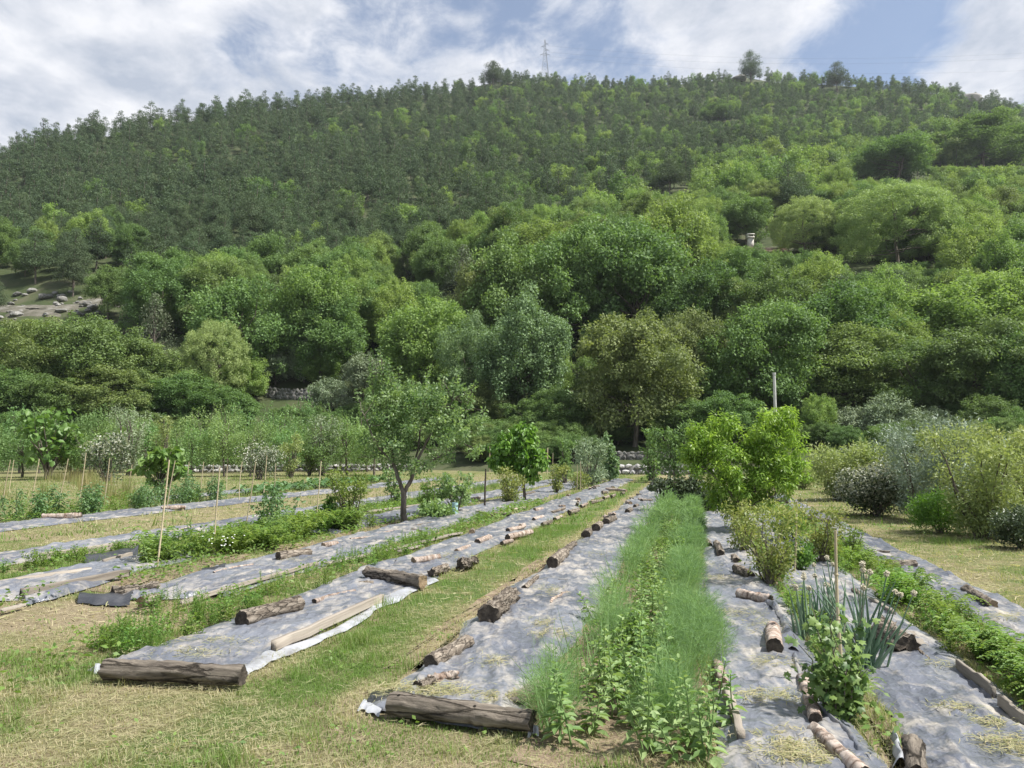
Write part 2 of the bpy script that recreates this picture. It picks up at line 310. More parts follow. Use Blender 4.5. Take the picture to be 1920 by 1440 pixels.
def bandvals(v, u):
    """greenness of the grass across the rows (0 straw, 1 green)"""
    xs = [-40, -19, -17, -15.8, -13.8, -11.6, -9.6, -8.9, -7.2, -7.0, -5.3, -4.8, -3.5, -3.2, -2.6, -2.3, -1.2, 0.2, 1.0, 1.2, 2.0, 2.8, 3.5, 4.0, 6, 9, 30]
    ys = [.55, .55, .60, .62, .30, .35, .70, .80, .6, .25, .35, .75, .20, .95, .98, .15, .15, .3, .6, .6, .8, .8, .25, .55, .48, .6, .6]
    return np.interp(v, xs, ys)
def ground_mat():
    m, nt, N, L, o = newmat('meadow')
    tc = N.new('ShaderNodeTexCoord')
    def noise(sc, det=8, r=.6):
        n = N.new('ShaderNodeTexNoise'); n.inputs['Scale'].default_value = sc; n.inputs['Detail'].default_value = det; n.inputs['Roughness'].default_value = r; L.new(tc.outputs['Object'], n.inputs['Vector']); return n.outputs[0]
    def M_(op, a, b=None, c=None, cl=False):
        q = N.new('ShaderNodeMath'); q.operation = op; q.use_clamp = cl
        for i, v in enumerate((a, b, c)):
            if v is None: continue
            if isinstance(v, (int, float)): q.inputs[i].default_value = v
            else: L.new(v, q.inputs[i])
        return q.outputs[0]
    def dot(vec):
        d = N.new('ShaderNodeVectorMath'); d.operation = 'DOT_PRODUCT'; L.new(tc.outputs['Object'], d.inputs[0]); d.inputs[1].default_value = vec; return d.outputs['Value']
    nb = noise(.9, 4)
    v = M_('MULTIPLY_ADD', nb, .7, M_('ADD', dot((EV[0], EV[1], 0)), -.35)); u = dot((EU[0], EU[1], 0))
    rp = N.new('ShaderNodeValToRGB'); el = rp.color_ramp.elements
    stops = [-19, -15.8, -13.8, -11.6, -9.6, -8.9, -7.2, -5.3, -4.8, -3.6, -3.1, -2.7, -2.3, -1.2, 1.0, 2.0, 2.8, 3.4, 4.0, 6, 9]
    while len(el) < len(stops): el.new(.5)
    for e, s in zip(el, stops): e.position = (s+20)/30; g = float(bandvals(s, 10)); e.color = (g, g, g, 1)
    L.new(M_('MULTIPLY_ADD', v, 1/30, 20/30), rp.inputs[0])
    n1 = noise(1.3, 7); n2 = noise(6, 8, .7); n3 = noise(28, 6, .75)
    near = N.new('ShaderNodeMapRange'); L.new(M_('MULTIPLY_ADD', nb, 1.2, u), near.inputs['Value']); near.inputs['From Min'].default_value = 4.9; near.inputs['From Max'].default_value = 6.2; near.inputs['To Min'].default_value = .45; near.inputs['To Max'].default_value = 0
    base = N.new('ShaderNodeMix'); base.data_type = 'FLOAT'; L.new(near.outputs[0], base.inputs['Factor']); L.new(rp.outputs[0], base.inputs['A']); base.inputs['B'].default_value = .42
    g = M_('ADD', base.outputs['Result'], M_('ADD', M_('MULTIPLY_ADD', n1, 2.4, -1.2), M_('MULTIPLY_ADD', n2, 1.5, -.75)))
    e1 = M_('MULTIPLY', M_('ADD', u, -7.0), 1/.9); e2 = M_('MULTIPLY', M_('ADD', v, 6.4), 1/1.3)
    hay = M_('EXPONENT', M_('MULTIPLY', M_('ADD', M_('MULTIPLY', e1, e1), M_('MULTIPLY', e2, e2)), -1.0)); g = M_('ADD', g, M_('MULTIPLY', hay, -.8), cl=True)
    cr = N.new('ShaderNodeValToRGB'); e = cr.color_ramp.elements; e.new(.5)
    for x, (q, c) in zip(e, ((.0, (.30, .25, .165)), (.5, (.22, .21, .105)), (1, (.10, .155, .042)))): x.position = q; x.color = c4(c)
    L.new(g, cr.inputs[0])
    dk = N.new('ShaderNodeMix'); dk.data_type = 'RGBA'; dk.blend_type = 'MULTIPLY'; dk.inputs['Factor'].default_value = 1; L.new(cr.outputs[0], dk.inputs['A'])
    r3 = N.new('ShaderNodeValToRGB'); e = r3.color_ramp.elements; e[0].position = .32; e[0].color = (.45, .42, .38, 1); e[1].position = .62; e[1].color = (1.1, 1.1, 1.1, 1); L.new(n3, r3.inputs[0]); L.new(r3.outputs[0], dk.inputs['B'])
    p = N.new('ShaderNodeBsdfPrincipled'); p.inputs['Roughness'].default_value = .95; p.inputs['Specular IOR Level'].default_value = .1; L.new(dk.outputs['Result'], p.inputs['Base Color'])
    b = N.new('ShaderNodeBump'); b.inputs['Strength'].default_value = .8; b.inputs['Distance'].default_value = .04; L.new(noise(40, 6, .7), b.inputs['Height']); L.new(b.outputs[0], p.inputs['Normal'])
    L.new(p.outputs[0], o.inputs[0]); return m
M['meadow'] = ground_mat()

LM = {
 'pine': leafmat('pine_needles', (.058, .096, .046), (.112, .160, .078), .15, .75, .20, .012),
 'oak': leafmat('oak_leaves', (.088, .155, .050), (.180, .270, .092), .3, .65, .15, .012),
 'bright': leafmat('bright_leaves', (.135, .215, .058), (.262, .355, .112), .35, .65, .14, .012),
 'blue': leafmat('blue_green_leaves', (.105, .172, .076), (.215, .305, .145), .25, .62, .06, .01),
 'hornbeam': leafmat('hornbeam_leaves', (.108, .160, .055), (.225, .292, .108), .3, .65, .12, .012),
 'linden': leafmat('linden_leaves', (.118, .160, .058), (.255, .295, .115), .3, .65, .05, .01),
 'chestnut': leafmat('chestnut_leaves', (.200, .280, .100), (.34, .425, .175), .28, .62, .03, .01),
 'olive': leafmat('olive_leaves', (0.149, 0.203, 0.115), (0.311, 0.378, 0.243), .15, .75, .12, .01),
 'silver': leafmat('silver_leaves', (.16, .215, .15), (.33, .40, .32), .15, .5, .08, .01),
 'cypress': leafmat('cypress_leaves', (0.081, 0.115, 0.061), (0.176, 0.203, 0.121), .12, .6, .1, .01),
 'apple': leafmat('apple_leaves', (.105, .19, .062), (.245, .36, .135), .3, .6, .15, .02),
 'plum': leafmat('plum_leaves', (.10, .18, .070), (.28, .38, .175), .38, .5, .0, .0, .4),
 'peach': leafmat('peach_leaves', (.12, .225, .038), (.32, .45, .085), .42, .45, .0, .0, .35),
 'mulberry': leafmat('mulberry_leaves', (.06, .15, .025), (.19, .33, .055), .35, .42, .0, .0, .4),
 'dark': leafmat('dark_shrub_leaves', (.04, .062, .03), (.10, .135, .068), .15, .45, .1, .01, .4),
 'white': leafmat('variegated_leaves', (.16, .19, .13), (.55, .55, .46), .2, .5, .05, .0),
 'fig': leafmat('fig_leaves', (.085, .17, .035), (.20, .30, .085), .3, .45, .06, .01),
 'shrub': leafmat('shrub_leaves', (.085, .14, .035), (.20, .27, .07), .35, .45, .12, .02),
 'yellow': leafmat('yellow_tip_leaves', (.11, .17, .045), (.31, .32, .11), .35, .5, .08, .01),
 'willow': leafmat('willow_leaves', (.17, .225, .085), (.36, .41, .18), .35, .5, .08, .01),
 'weed': leafmat('weed_leaves', (.095, .18, .038), (.21, .31, .075), .35, .5, .15, .02),
 'amaranth': leafmat('amaranth_leaves', (.13, .22, .065), (.29, .39, .17), .3, .5, .08, .01),
 'fennel': leafmat('fennel_fronds', (.11, .20, .085), (.26, .39, .17), .35, .6, .0, .0, .1),
 'onion': leafmat('onion_leaves', (.10, .18, .115), (.24, .34, .22), .15, .4, .05, .0, .4),
 'currant': leafmat('currant_leaves', (.06, .12, .035), (.20, .29, .08), .3, .45, .0, .0, .35),
 'grass': leafmat('grass_blades', (.48, .42, .28), (.135, .22, .05), .35, .6, .0, .0, .15),
 'meadowgrass': leafmat('tall_meadow_grass', (.30, .25, .13), (.15, .22, .06), .3, .6, .0, .0, .1),
 'squash': leafmat('squash_leaves', (.075, .15, .055), (.17, .27, .12), .3, .5, .08, .01),
}

# ------------------------------------------------------------------ terrain
RPX = [(-500, 430), (-250, 365), (0, 303), (130, 254), (300, 230), (460, 203), (600, 192), (740, 175), (850, 168), (930, 148), (1020, 152), (1100, 160), (1200, 156), (1300, 150), (1390, 138), (1450, 148), (1560, 155), (1700, 165), (1800, 176), (1900, 205), (2100, 250), (2400, 330)]
_az = []; _tn = []
for px, py in RPX:
    d = ray(px, py); _az.append(math.atan2(d[0], d[1])); _tn.append(d[2]/math.hypot(d[0], d[1]))
_az = [-math.pi, -1.5]+_az+[1.5, math.pi]; _tn = [0, .02]+_tn+[.02, 0]
RR_AZ = [-math.pi, -.8, -.585, -.3, .05, .3, .6, math.pi]; RR_R = [330, 340, 365, 430, 540, 560, 560, 500]
R0_AZ = [-math.pi, -.3, -.12, -.02, .6, math.pi]; R0_R = [80, 80, 72, 64, 62, 62]
PQ = [0, .038, .08, .142, .289, .498, .707, 1.0]; PS = [0, .012, .043, .112, .236, .433, .64, 1.0]
def terr(x, y):
    x = np.asarray(x, float); y = np.asarray(y, float)
    r = np.hypot(x, y); az = np.arctan2(x, y)
    rr = np.interp(az, RR_AZ, RR_R); r0 = np.interp(az, R0_AZ, R0_R); zt = np.interp(az, _az, _tn)*rr
    q = (r-r0)/(rr-r0)
    z = zt*np.interp(q, PQ, PS) - np.maximum(r-rr, 0)*.30
    z = z+(fbm(x/38, y/38, 5, 4)-.47)*14*np.clip(q*3, 0, 1)*np.clip((1.05-q)*4, .25, 1)*np.clip(zt/60, 0, 1)
    return np.where(q < 0, -.25, z)
def hit(px, py, far=700):
    d = ray(px, py); t = np.arange(40, far, .25); P = d[None]*t[:, None]; P[:, 2] += CH
    h = terr(P[:, 0], P[:, 1]); below = np.nonzero(P[:, 2] <= np.maximum(h, 0))[0]
    if len(below) == 0: return None
    p = P[below[0]]; return np.array((p[0], p[1], float(max(terr(p[0], p[1]), 0))))

def build_ground():
    n = 64; g = np.concatenate([-np.geomspace(880, 4, n), np.linspace(-3, 3, 5), np.geomspace(4, 1290, n)])
    X, Y = np.meshgrid(g, g); V = np.stack([X, Y, X*0], -1).reshape(-1, 3); k = len(g)
    i = (np.arange(k-1)[:, None]*k+np.arange(k-1)[None]).ravel()
    o = ob('ground', mk('ground', V, np.stack([i, i+1, i+k+1, i+k], -1), [M['meadow']])); o['kind'] = 'structure'
    az = np.linspace(-1.45, 1.45, 420); r = np.concatenate([np.linspace(55, 140, 60), np.linspace(143, 620, 130), np.linspace(640, 900, 14)])
    A, R = np.meshgrid(az, r); X = np.sin(A)*R; Y = np.cos(A)*R; Z = terr(X, Y)
    V = np.stack([X, Y, Z], -1).reshape(-1, 3); k = len(az)
    i = (np.arange(len(r)-1)[:, None]*k+np.arange(k-1)[None]).ravel()
    o = ob('hillside', mk('hillside', V, np.stack([i, i+1, i+k+1, i+k], -1), [M['hill']], smooth=True)); o['kind'] = 'structure'
build_ground()

# ------------------------------------------------------------------ tree makers
def limb_pts(a, b, sag=0.0, n=6, wob=.05, r=rng):
    t = np.linspace(0, 1, n)[:, None]; a = np.asarray(a, float); b = np.asarray(b, float)
    P = a*(1-t)+b*t; L = np.linalg.norm(b-a)
    P[:, 2] += sag*L*np.sin(np.pi*t[:, 0]); P[1:-1] += r.normal(size=(n-2, 3))*wob*L*.5; return P
def clump_cloud(r, C, R, per, size, wl=.6, up=.4, out=.6, jit=.7, shell=.5, droop=.0, six=False, outward=.3):
    k = len(C); per = np.broadcast_to(np.asarray(per), (k,)); idx = np.repeat(np.arange(k), per); n = len(idx)
    d = unit(r.normal(size=(n, 3))); rad = (shell+(1-shell)*r.random(n)**.7)*np.where(r.random(n) < .16, 1.1+.35*r.random(n), 1.0)
    P = C[idx]+d*rad[:, None]*R[idx]
    Nn = unit(out*d+up*np.array((0, 0, 1.0))+jit*unit(r.normal(size=(n, 3))))
    D = unit(r.normal(size=(n, 3))+outward*d*2-np.array((0, 0, 1.0))*droop*2)
    ct = r.random(k); tint = np.clip(ct[idx]*.62+r.random(n)*.38, 0, 1)
    L = size*(.7+.6*r.random(n)); V, Fq, m = leafgeo(P, Nn, D, L, L*wl, six=six)
    return V, Fq, np.repeat(tint, m)

def crown_clumps(r, n, cc, R, cr, flat=.8, zmin=-.5, fill=.25, irr=.38):
    C = []; Q = []; lob = unit(r.normal(size=(6, 3))); la = r.uniform(-.6, 1.0, 6)
    for i in range(n):
        d = unit(r.normal(size=3)); 
        while d[2] < zmin: d = unit(r.normal(size=3))
        s = .35+.45*r.random() if r.random() < fill else .68+.22*r.random()
        s *= 1-irr*.35+irr*float((np.maximum(lob@d, 0)**2*la).sum()); C.append(np.asarray(cc)+d*np.asarray(R)*s); c = cr*(.65+.8*r.random()); Q.append((c, c, c*flat))
    C = np.array(C); lo = np.clip((np.asarray(cc)[2]-C[:, 2])/R[2], 0, 1)[:, None]; C[:, :2] *= 1+.28*lo
    return C, np.array(Q)
def sprays(r, C, Q, k=6, f=.42, up=.25):
    """break each clump into smaller leaf sprays round its rim"""
    C2 = np.repeat(C, k, 0); Q2 = np.repeat(Q, k, 0); d = unit(r.normal(size=(len(C2), 3))+np.array((0, 0, up))); s = (.55+.65*r.random(len(C2)))[:, None]
    return C2+d*Q2*s, Q2*f*(.65+.7*r.random((len(C2), 1)))

def tree_meshes(nm, seed, kind, H=10.0, W=8.0, leaf=.3, dens=1.0, mat='oak', trunk_frac=.22, lod=0):
    """returns trunk mesh and crown mesh for a tree of height H and crown width W standing at the origin"""
    r = np.random.default_rng(seed); tb = MB()
    th = H*trunk_frac; tr = H*.018
    if kind == 'pine':
        top = np.array((r.normal()*.3, r.normal()*.3, H*.97)); lean = limb_pts((0, 0, -.4), top, 0, 8, .015, r)
        tb.tube(lean, np.linspace(tr, tr*.2, 8), 6 if lod == 0 else 4)
        C = []; Q = []; nw = 9 if lod == 0 else 6
        z0 = trunk_frac
        for i in range(nw):
            f = i/(nw-1); z = H*(z0+(1-z0)*f*.97); rad = W*.5*(1-f)**.65*(.75+.4*r.random())+.25
            if f < .2: rad *= .8
            m = max(2, int((5 if lod == 0 else 4)*(1-f*.6))); a0 = r.random()*6.28
            for j in range(m):
                a = a0+j*6.283/m+r.normal()*.35; l = rad*(.6+.5*r.random())
                e = np.array((math.cos(a)*l, math.sin(a)*l, z+l*.18+r.normal()*.15))
                if lod == 0: tb.tube(limb_pts((0, 0, z-.1), e, -.04, 4, .04, r), np.linspace(.05, .012, 4)*H/10, 4, False)
                C.append(e*np.array((.8, .8, 1))); c = W*.155*(.8+.5*r.random())*(1.1-.45*f); Q.append((c*1.2, c*1.2, c*.72))
                if l > W*.3: C.append(e*np.array((.4, .4, 1))); Q.append((c, c, c*.5))
        C = np.array(C); Q = np.array(Q)
        per = np.maximum(6, (dens*Q[:, 0]*Q[:, 1]*26/(leaf*leaf)*.30)).astype(int)
        V, Fq, t = clump_cloud(r, C, Q, per, leaf*1.0, .55 if lod == 0 else .65, .75, .7, .34, .3, -.35)
    elif kind == 'layer':
        n = 64 if lod == 0 else 18
        C, Q = crown_clumps(r, n, (0, 0, H*.50), (W*.5, W*.5, H*.48), W*.145, .74, -.85, .25)
        C, Q = sprays(r, C, Q, 6 if lod == 0 else 3, .44 if lod == 0 else .58)
        V, Fq, t = clump_cloud(r, C, Q, np.maximum(8, (dens*Q[:, 0]**2*15/(leaf*leaf)*.70)).astype(int), leaf, .64, .8, .6, .40, .3, .18)
    elif kind == 'dome':
        m_ = 150; ii = np.arange(m_)+.5; zz = 1-1.72*ii/m_; aa = ii*2.39996; hr = np.sqrt(np.maximum(1-zz*zz, 0)); sf = (.84+.09*r.random(m_))[:, None]
        C = np.stack([np.cos(aa)*hr*W*.5, np.sin(aa)*hr*W*.5, zz*H*.46], -1)*sf+np.array((0, 0, H*.50)); q_ = W*.078*(.8+.5*r.random(m_)); Q = np.stack([q_, q_, q_*.85], -1)
        C, Q = sprays(r, C, Q, 3, .6)
        V, Fq, t = clump_cloud(r, C, Q, (dens*Q[:, 0]**2*20/(leaf*leaf)*.7).astype(int), leaf, .62, .6, .9, .35, .45, .1)
    elif kind == 'cone':
        zz = r.random(40)**1.2; a = r.random(40)*6.28; rad = W*.42*(1-zz)**.7
        C = np.stack([np.cos(a)*rad, np.sin(a)*rad, H*(.12+.84*zz)], -1); c = W*.17*(1.15-.6*zz); Q = np.stack([c, c, c*1.2], -1)
        V, Fq, t = clump_cloud(r, C, Q, (dens*Q[:, 0]**2*18/(leaf*leaf)*.42).astype(int), leaf, .4, .2, .8, .5, .4, -.3)
    elif kind == 'orchard':
        n = 34; C = []; Q = []
        for i in range(n):
            a = r.random()*6.28; l = W*.5*r.random()**.6*.9; z = H*(.22+.58*r.random()*(1-.3*l/W))
            C.append((math.cos(a)*l, math.sin(a)*l, z)); c = W*.15*(.7+.6*r.random()); Q.append((c, c, c*.9))
        for i in range(6):
            a = r.random()*6.28; l = W*.40*r.random()**.5; zt = H*(.74+.27*r.random())
            for k in range(4): C.append((math.cos(a)*l*(1+.06*k), math.sin(a)*l*(1+.06*k), zt-k*H*.075)); Q.append((W*.035+.02*k, W*.035+.02*k, H*.05))
            tb.tube(limb_pts((math.cos(a)*l*.5, math.sin(a)*l*.5, H*.4), (math.cos(a)*l, math.sin(a)*l, zt), 0, 4, .02, r), np.linspace(.02, .006, 4)*H/4, 4, False)
        C = np.array(C); Q = np.array(Q)
        V, Fq, t = clump_cloud(r, C, Q, np.maximum(12, dens*Q[:, 0]*Q[:, 2]*18/(leaf*leaf)*.45).astype(int), leaf, .5, .5, .5, .8, .15, -.2)
    else:
        n = 62 if lod == 0 else 17
        C, Q = crown_clumps(r, n, (0, 0, H*.52), (W*.46, W*.46, H*.46), W*(.150 if lod == 0 else .17), .95, -.85, .2)
        C, Q = sprays(r, C, Q, 6 if lod == 0 else 3, .44 if lod == 0 else .58)
        V, Fq, t = clump_cloud(r, C, Q, np.maximum(8, (dens*Q[:, 0]**2*16/(leaf*leaf)*.70)).astype(int), leaf, .68, .5, .8, .38, .35, .1)
    if kind != 'pine':
        fork = np.array((r.normal()*.02*H, r.normal()*.02*H, th)); tb.tube(limb_pts((0, 0, -.5), fork, 0, 5, .02, r), np.linspace(tr*1.15, tr*.8, 5), 7 if lod == 0 else 4, False)
        tb.tube(limb_pts(fork, (fork[0], fork[1], H*.72), 0, 5, .05, r), np.linspace(tr*.8, tr*.2, 5), 6 if lod == 0 else 4, False)
        if lod == 0:
            for i in r.permutation(len(C))[:14]:
                tb.tube(limb_pts(fork+np.array((0, 0, max(0, min(C[i][2]-fork[2], H*.3))*r.random())), C[i], -.06, 5, .06, r), np.linspace(tr*.45, tr*.1, 5), 5, False)
    tm = tb.mesh(nm+'_trunk', [M['bark']], True)
    return tm, mk(nm+'_crown', V, Fq, [LM[mat]], tint=t)

def join_meshes(nm, a, b):
    """one mesh out of a trunk and a crown, for trees too far off to show their parts"""
    out_v = []; fs = {3: [], 4: []}; fm = {3: [], 4: []}; ti = []; n = 0
    for mi, me in enumerate((a, b)):
        v = np.empty(len(me.vertices)*3, np.float32); me.vertices.foreach_get('co', v); out_v.append(v.reshape(-1, 3))
        lt = np.empty(len(me.polygons), np.int32); me.polygons.foreach_get('loop_total', lt); ls = np.empty(len(lt), np.int32); me.polygons.foreach_get('loop_start', ls)
        li = np.empty(len(me.loops), np.int32); me.loops.foreach_get('vertex_index', li)
        for k in (3, 4):
            s = ls[lt == k]
            if len(s): fs[k].append(li[s[:, None]+np.arange(k)[None]]+n); fm[k].append(np.full(len(s), mi))
        t = np.zeros(len(me.vertices), np.float32)
        if 'tint' in me.attributes: me.attributes['tint'].data.foreach_get('value', t)
        ti.append(t); n += len(me.vertices)
    F_ = [np.concatenate(fs[k]) for k in (3, 4) if fs[k]]; fmm = np.concatenate([np.concatenate(fm[k]) for k in (3, 4) if fm[k]])
    return mk(nm, np.concatenate(out_v), F_, [a.materials[0], b.materials[0]], fm=fmm, tint=np.concatenate(ti))

def place_tree(name, label, cat, pr, p, H, W, group=None, rz=None, one=None):
    """pr = (trunk, crown, H0, W0)"""
    sz = H/pr[2]; sx = W/pr[3]; rz = random.uniform(0, 6.28) if rz is None else rz
    if one is not None:
        return tag(ob(name, one, None, p, rz, (sx, sx, sz)), label, cat, group)
    e = empty(name, label, cat, p, group, rz, (sx, sx, sz))
    ob('trunk', pr[0], e); ob('crown', pr[1], e); return e

# prototypes (real-size, height 10)
PR = {}
def proto(key, n, **k):
    PR[key] = []
    for i in range(n):
        a, b = tree_meshes(key, 100+i*7+len(PR)*31, H=10.0, **k); PR[key].append((a, b, 10.0, k['W']))
proto('oak', 3, kind='round', W=8.0, leaf=.215, mat='oak')
proto('bright', 3, kind='round', W=8.0, leaf=.205, mat='bright')
proto('blue', 2, kind='round', W=8.5, leaf=.19, mat='blue')
proto('hornbeam', 3, kind='layer', W=8.5, leaf=.20, mat='hornbeam', trunk_frac=.3)
proto('layer', 3, kind='layer', W=8.5, leaf=.21, mat='oak', trunk_frac=.3)
proto('linden', 1, kind='round', W=8.0, leaf=.18, mat='linden', dens=1.2, trunk_frac=.18)
proto('chestnut', 1, kind='dome', W=10.0, leaf=.15, mat='chestnut', trunk_frac=.2, dens=.85)
proto('olive', 2, kind='round', W=9.0, leaf=.36, mat='olive', dens=.7)
proto('cypress', 1, kind='cone', W=6.0, leaf=.30, mat='cypress', trunk_frac=.12)
proto('pine', 4, kind='pine', W=6.5, leaf=.20, mat='pine', trunk_frac=.34)
proto('apple', 3, kind='orchard', W=8.0, leaf=.34, mat='apple', dens=.9, trunk_frac=.3)
FAR = {}
for key, kind, W, leaf, mat, tf in (('pine', 'pine', 6.2, .32, 'pine', .3), ('oak', 'round', 7.5, .40, 'oak', .15), ('bright', 'round', 7.5, .40, 'bright', .15), ('layer', 'layer', 7.5, .40, 'oak', .2), ('hornbeam', 'layer', 7.5, .40, 'hornbeam', .2)):
    FAR[key] = []
    for i in range(5 if key == 'pine' else 2):
        a, b = tree_meshes('far_'+key, 900+i*13+len(FAR)*57, kind, 10.0, W, leaf, 1.0, mat, tf, 1)
        FAR[key].append((join_meshes('far_'+key, a, b), 10.0, W))

# ------------------------------------------------------------------ named hillside trees (pixel of trunk base, crown top, crown width)
taken = []; PROT = [(115, 160, 602, 568), (1405, 16, 462, 430)]
def hill_tree(key, px, base, top, wpx, label, name='broadleaf_tree', cat='tree', v=0, group=None, mult=1.0):
    if base < 740 and key != 'chestnut' and key != 'cypress' and base > 380: base = base+.22*(base-top)
    p = hit(px, base)
    if p is None: return
    d = p[1]; H = (base-top)/F*d*1.04; W = wpx/F*d*.98
    pl = PR[key]; place_tree(name, label, cat, pl[v % len(pl)], p-np.array((0, 0, .2)), H, W, group)
    taken.append((p[0], p[1], W*.42)); PROT.append((px, wpx*.5, base, top))
HT = [
 ('chestnut', 1512, 478, 368, 128, 'small dome-shaped tree beside the chimney house on the slope', 1),
 ('chestnut', 1685, 505, 342, 215, 'huge round dome-shaped tree standing alone on the terrace', 0),
 ('linden', 1190, 838, 556, 232, 'big dusty olive-brown linden at the foot of the slope behind the stone wall', 0),
 ('blue', 985, 800, 570, 190, 'blue-green rounded tree next to the dusty linden', 0),
 ('blue', 890, 790, 600, 130, 'smaller blue-green rounded tree beside the larger blue-green one', 1),
 ('bright', 790, 775, 555, 190, 'fresh green broad tree behind the fork-trunked fruit tree', 0),
 ('chestnut', 402, 762, 600, 122, 'pale green round tree at the edge of the left grove', 1),
 ('cypress', 288, 668, 548, 78, 'grey-green conical evergreen below the scree', 0),
 ('cypress', 512, 600, 512, 58, 'grey-green conical evergreen between bright broadleaf trees', 0),
 ('cypress', 870, 560, 455, 85, 'greyish cone-shaped evergreen poking above the mid-slope grove', 0),
 ('cypress', 762, 530, 462, 50, 'narrow blue-grey conifer among yellow-green crowns', 0),
 ('linden', 905, 640, 470, 120, 'greyish green tree on the mid slope under the cone evergreen', 0),
 ('hornbeam', 60, 765, 600, 170, 'dense olive-brown layered hornbeam nearest the scree', 0),
 ('oak', 170, 775, 592, 180, 'tall dense mid-green tree in the middle of the left grove', 1),
 ('hornbeam', 270, 772, 640, 170, 'olive-brown layered hornbeam beside the pale green round tree', 2),
 ('oak', 90, 775, 650, 110, 'dark green bushy tree in front of the left hornbeams', 0),
 ('layer', 350, 770, 680, 130, 'low green spreading tree under the pale round tree', 0),
 ('bright', 460, 755, 660, 95, 'small light green tree beside the terrace wall', 1),
 ('bright', 600, 715, 655, 85, 'rounded lime-green bush tree above the terrace wall', 2),
 ('olive', 520, 712, 655, 80, 'silver-grey olive tree above the terrace wall', 0),
 ('olive', 570, 705, 645, 75, 'silver-grey olive tree behind the lime-green bush', 1),
 ('olive', 680, 745, 662, 80, 'silver-grey olive tree by the fresh green broad tree', 0),
 ('olive', 620, 775, 720, 80, 'grey-green olive below the terrace wall', 1),
 ('oak', 450, 690, 520, 165, 'broad mid-green tree over the olives', 1),
 ('bright', 590, 670, 498, 170, 'tall yellow-green tree behind the olives', 0),
 ('oak', 610, 690, 560, 160, 'dark leafy tree shading the olives', 2),
 ('bright', 730, 640, 520, 115, 'yellow-green tree left of the greyish mid-slope tree', 1),
 ('oak', 960, 640, 440, 190, 'tall mid-green tree on the spur', 0),
 ('layer', 1060, 640, 425, 210, 'very broad dark-skirted tree on the spur', 1),
 ('oak', 1180, 620, 400, 230, 'broad deep green tree on the crest of the spur', 2),
 ('bright', 1260, 560, 370, 170, 'yellow-green tree on the crest of the spur', 2),
 ('bright', 1000, 520, 410, 150, 'bright green crown at the head of the spur', 0),
 ('layer', 1330, 640, 490, 180, 'spreading tree below the chimney house', 2),
 ('hornbeam', 1370, 650, 520, 130, 'olive-tipped layered tree below the chimney house', 0),
 ('linden', 1300, 800, 560, 150, 'brown-tinted tall tree right of the dusty linden', 0),
 ('layer', 1440, 815, 545, 230, 'tall layered tree behind the concrete pole', 0),
 ('hornbeam', 1600, 790, 600, 230, 'wide layered hornbeam above the olive bushes', 1),
 ('layer', 1740, 800, 640, 190, 'dark layered tree over the olive bushes', 1),
 ('hornbeam', 1840, 805, 600, 230, 'wide olive-green layered tree beyond the shrub row', 2),
 ('oak', 1920, 815, 620, 150, 'leafy tree at the end of the hornbeams', 1),
 ('layer', 1600, 700, 530, 250, 'broad layered green tree below the great dome tree', 2),
 ('bright', 1780, 660, 520, 240, 'pale yellow-green tree below the terrace', 1),
 ('layer', 1470, 660, 510, 170, 'green layered tree between the chimney house and the pole', 1),
 ('bright', 1880, 640, 500, 170, 'pale green feathery tree at the end of the terrace', 0),
 ('bright', 1700, 720, 590, 110, 'lime-green tree among the dark hornbeams', 2),
 ('oak', 1400, 440, 360, 110, 'green tree behind the chimney', 0),
 ('pine', 1255, 365, 295, 80, 'dark rounded pine above the spur', 0),
 ('pine', 1480, 400, 305, 95, 'dark layered pine above the small dome tree', 1),
 ('pine', 1408, 160, 95, 52, 'tall dark pine standing clear on the summit rocks', 2),
 ('pine', 1570, 172, 115, 52, 'tall dark pine on the skyline right of the summit', 3),
 ('pine', 925, 165, 112, 50, 'tall dark pine on the skyline near the pylon', 0),
 ('oak', 1345, 230, 190, 55, 'very dark round tree in the middle of the upper slope', 1),
 ('oak', 1680, 345, 250, 150, 'wide mid-green tree high on the right slope', 2),
 ('layer', 1840, 320, 225, 190, 'wide deep green tree high above the terrace', 0),
]
for k, px, b, t, w, lab, v in HT:
    hill_tree(k, px, b, t, w, lab, {'pine': 'pine_tree', 'cypress': 'conifer_tree', 'olive': 'olive_tree', 'hornbeam': 'hornbeam_tree', 'linden': 'linden_tree'}.get(k, 'broadleaf_tree'), 'tree', v)

# ------------------------------------------------------------------ the wooded slope: individuals first, the far mass as stuff
def slope_points():
    r = np.random.default_rng(21); pts = []
    for d in np.arange(84, 600, 5.3):
        s = 5.6+.0015*d
        for a in np.arange(-.64, .64, s/d):
            aa = a+r.uniform(-.5, .5)*s/d; dd = d+r.uniform(-2.6, 2.6); pts.append((math.sin(aa)*dd, math.cos(aa)*dd))
    return np.array(pts), r
def to_px(P):
    x, y, z = P[:, 0], P[:, 1], P[:, 2]-CH
    dep = y*math.cos(PITCH)+z*math.sin(PITCH); up = -y*math.sin(PITCH)+z*math.cos(PITCH)
    return 960+F*x/dep, 720-F*up/dep, dep
pts, r_ = slope_points()
z = terr(pts[:, 0], pts[:, 1]); P3 = np.column_stack([pts, z]); px, py, dep = to_px(P3)
rr_ = np.interp(np.arctan2(pts[:, 0], pts[:, 1]), RR_AZ, RR_R); rad_ = np.hypot(pts[:, 0], pts[:, 1])
ok = (rad_ < rr_+25) & (z > 1.0) & (px > -60) & (px < 1990)
for tx, ty, tw in taken: ok &= np.hypot(pts[:, 0]-tx, pts[:, 1]-ty) > tw*.8+1.0
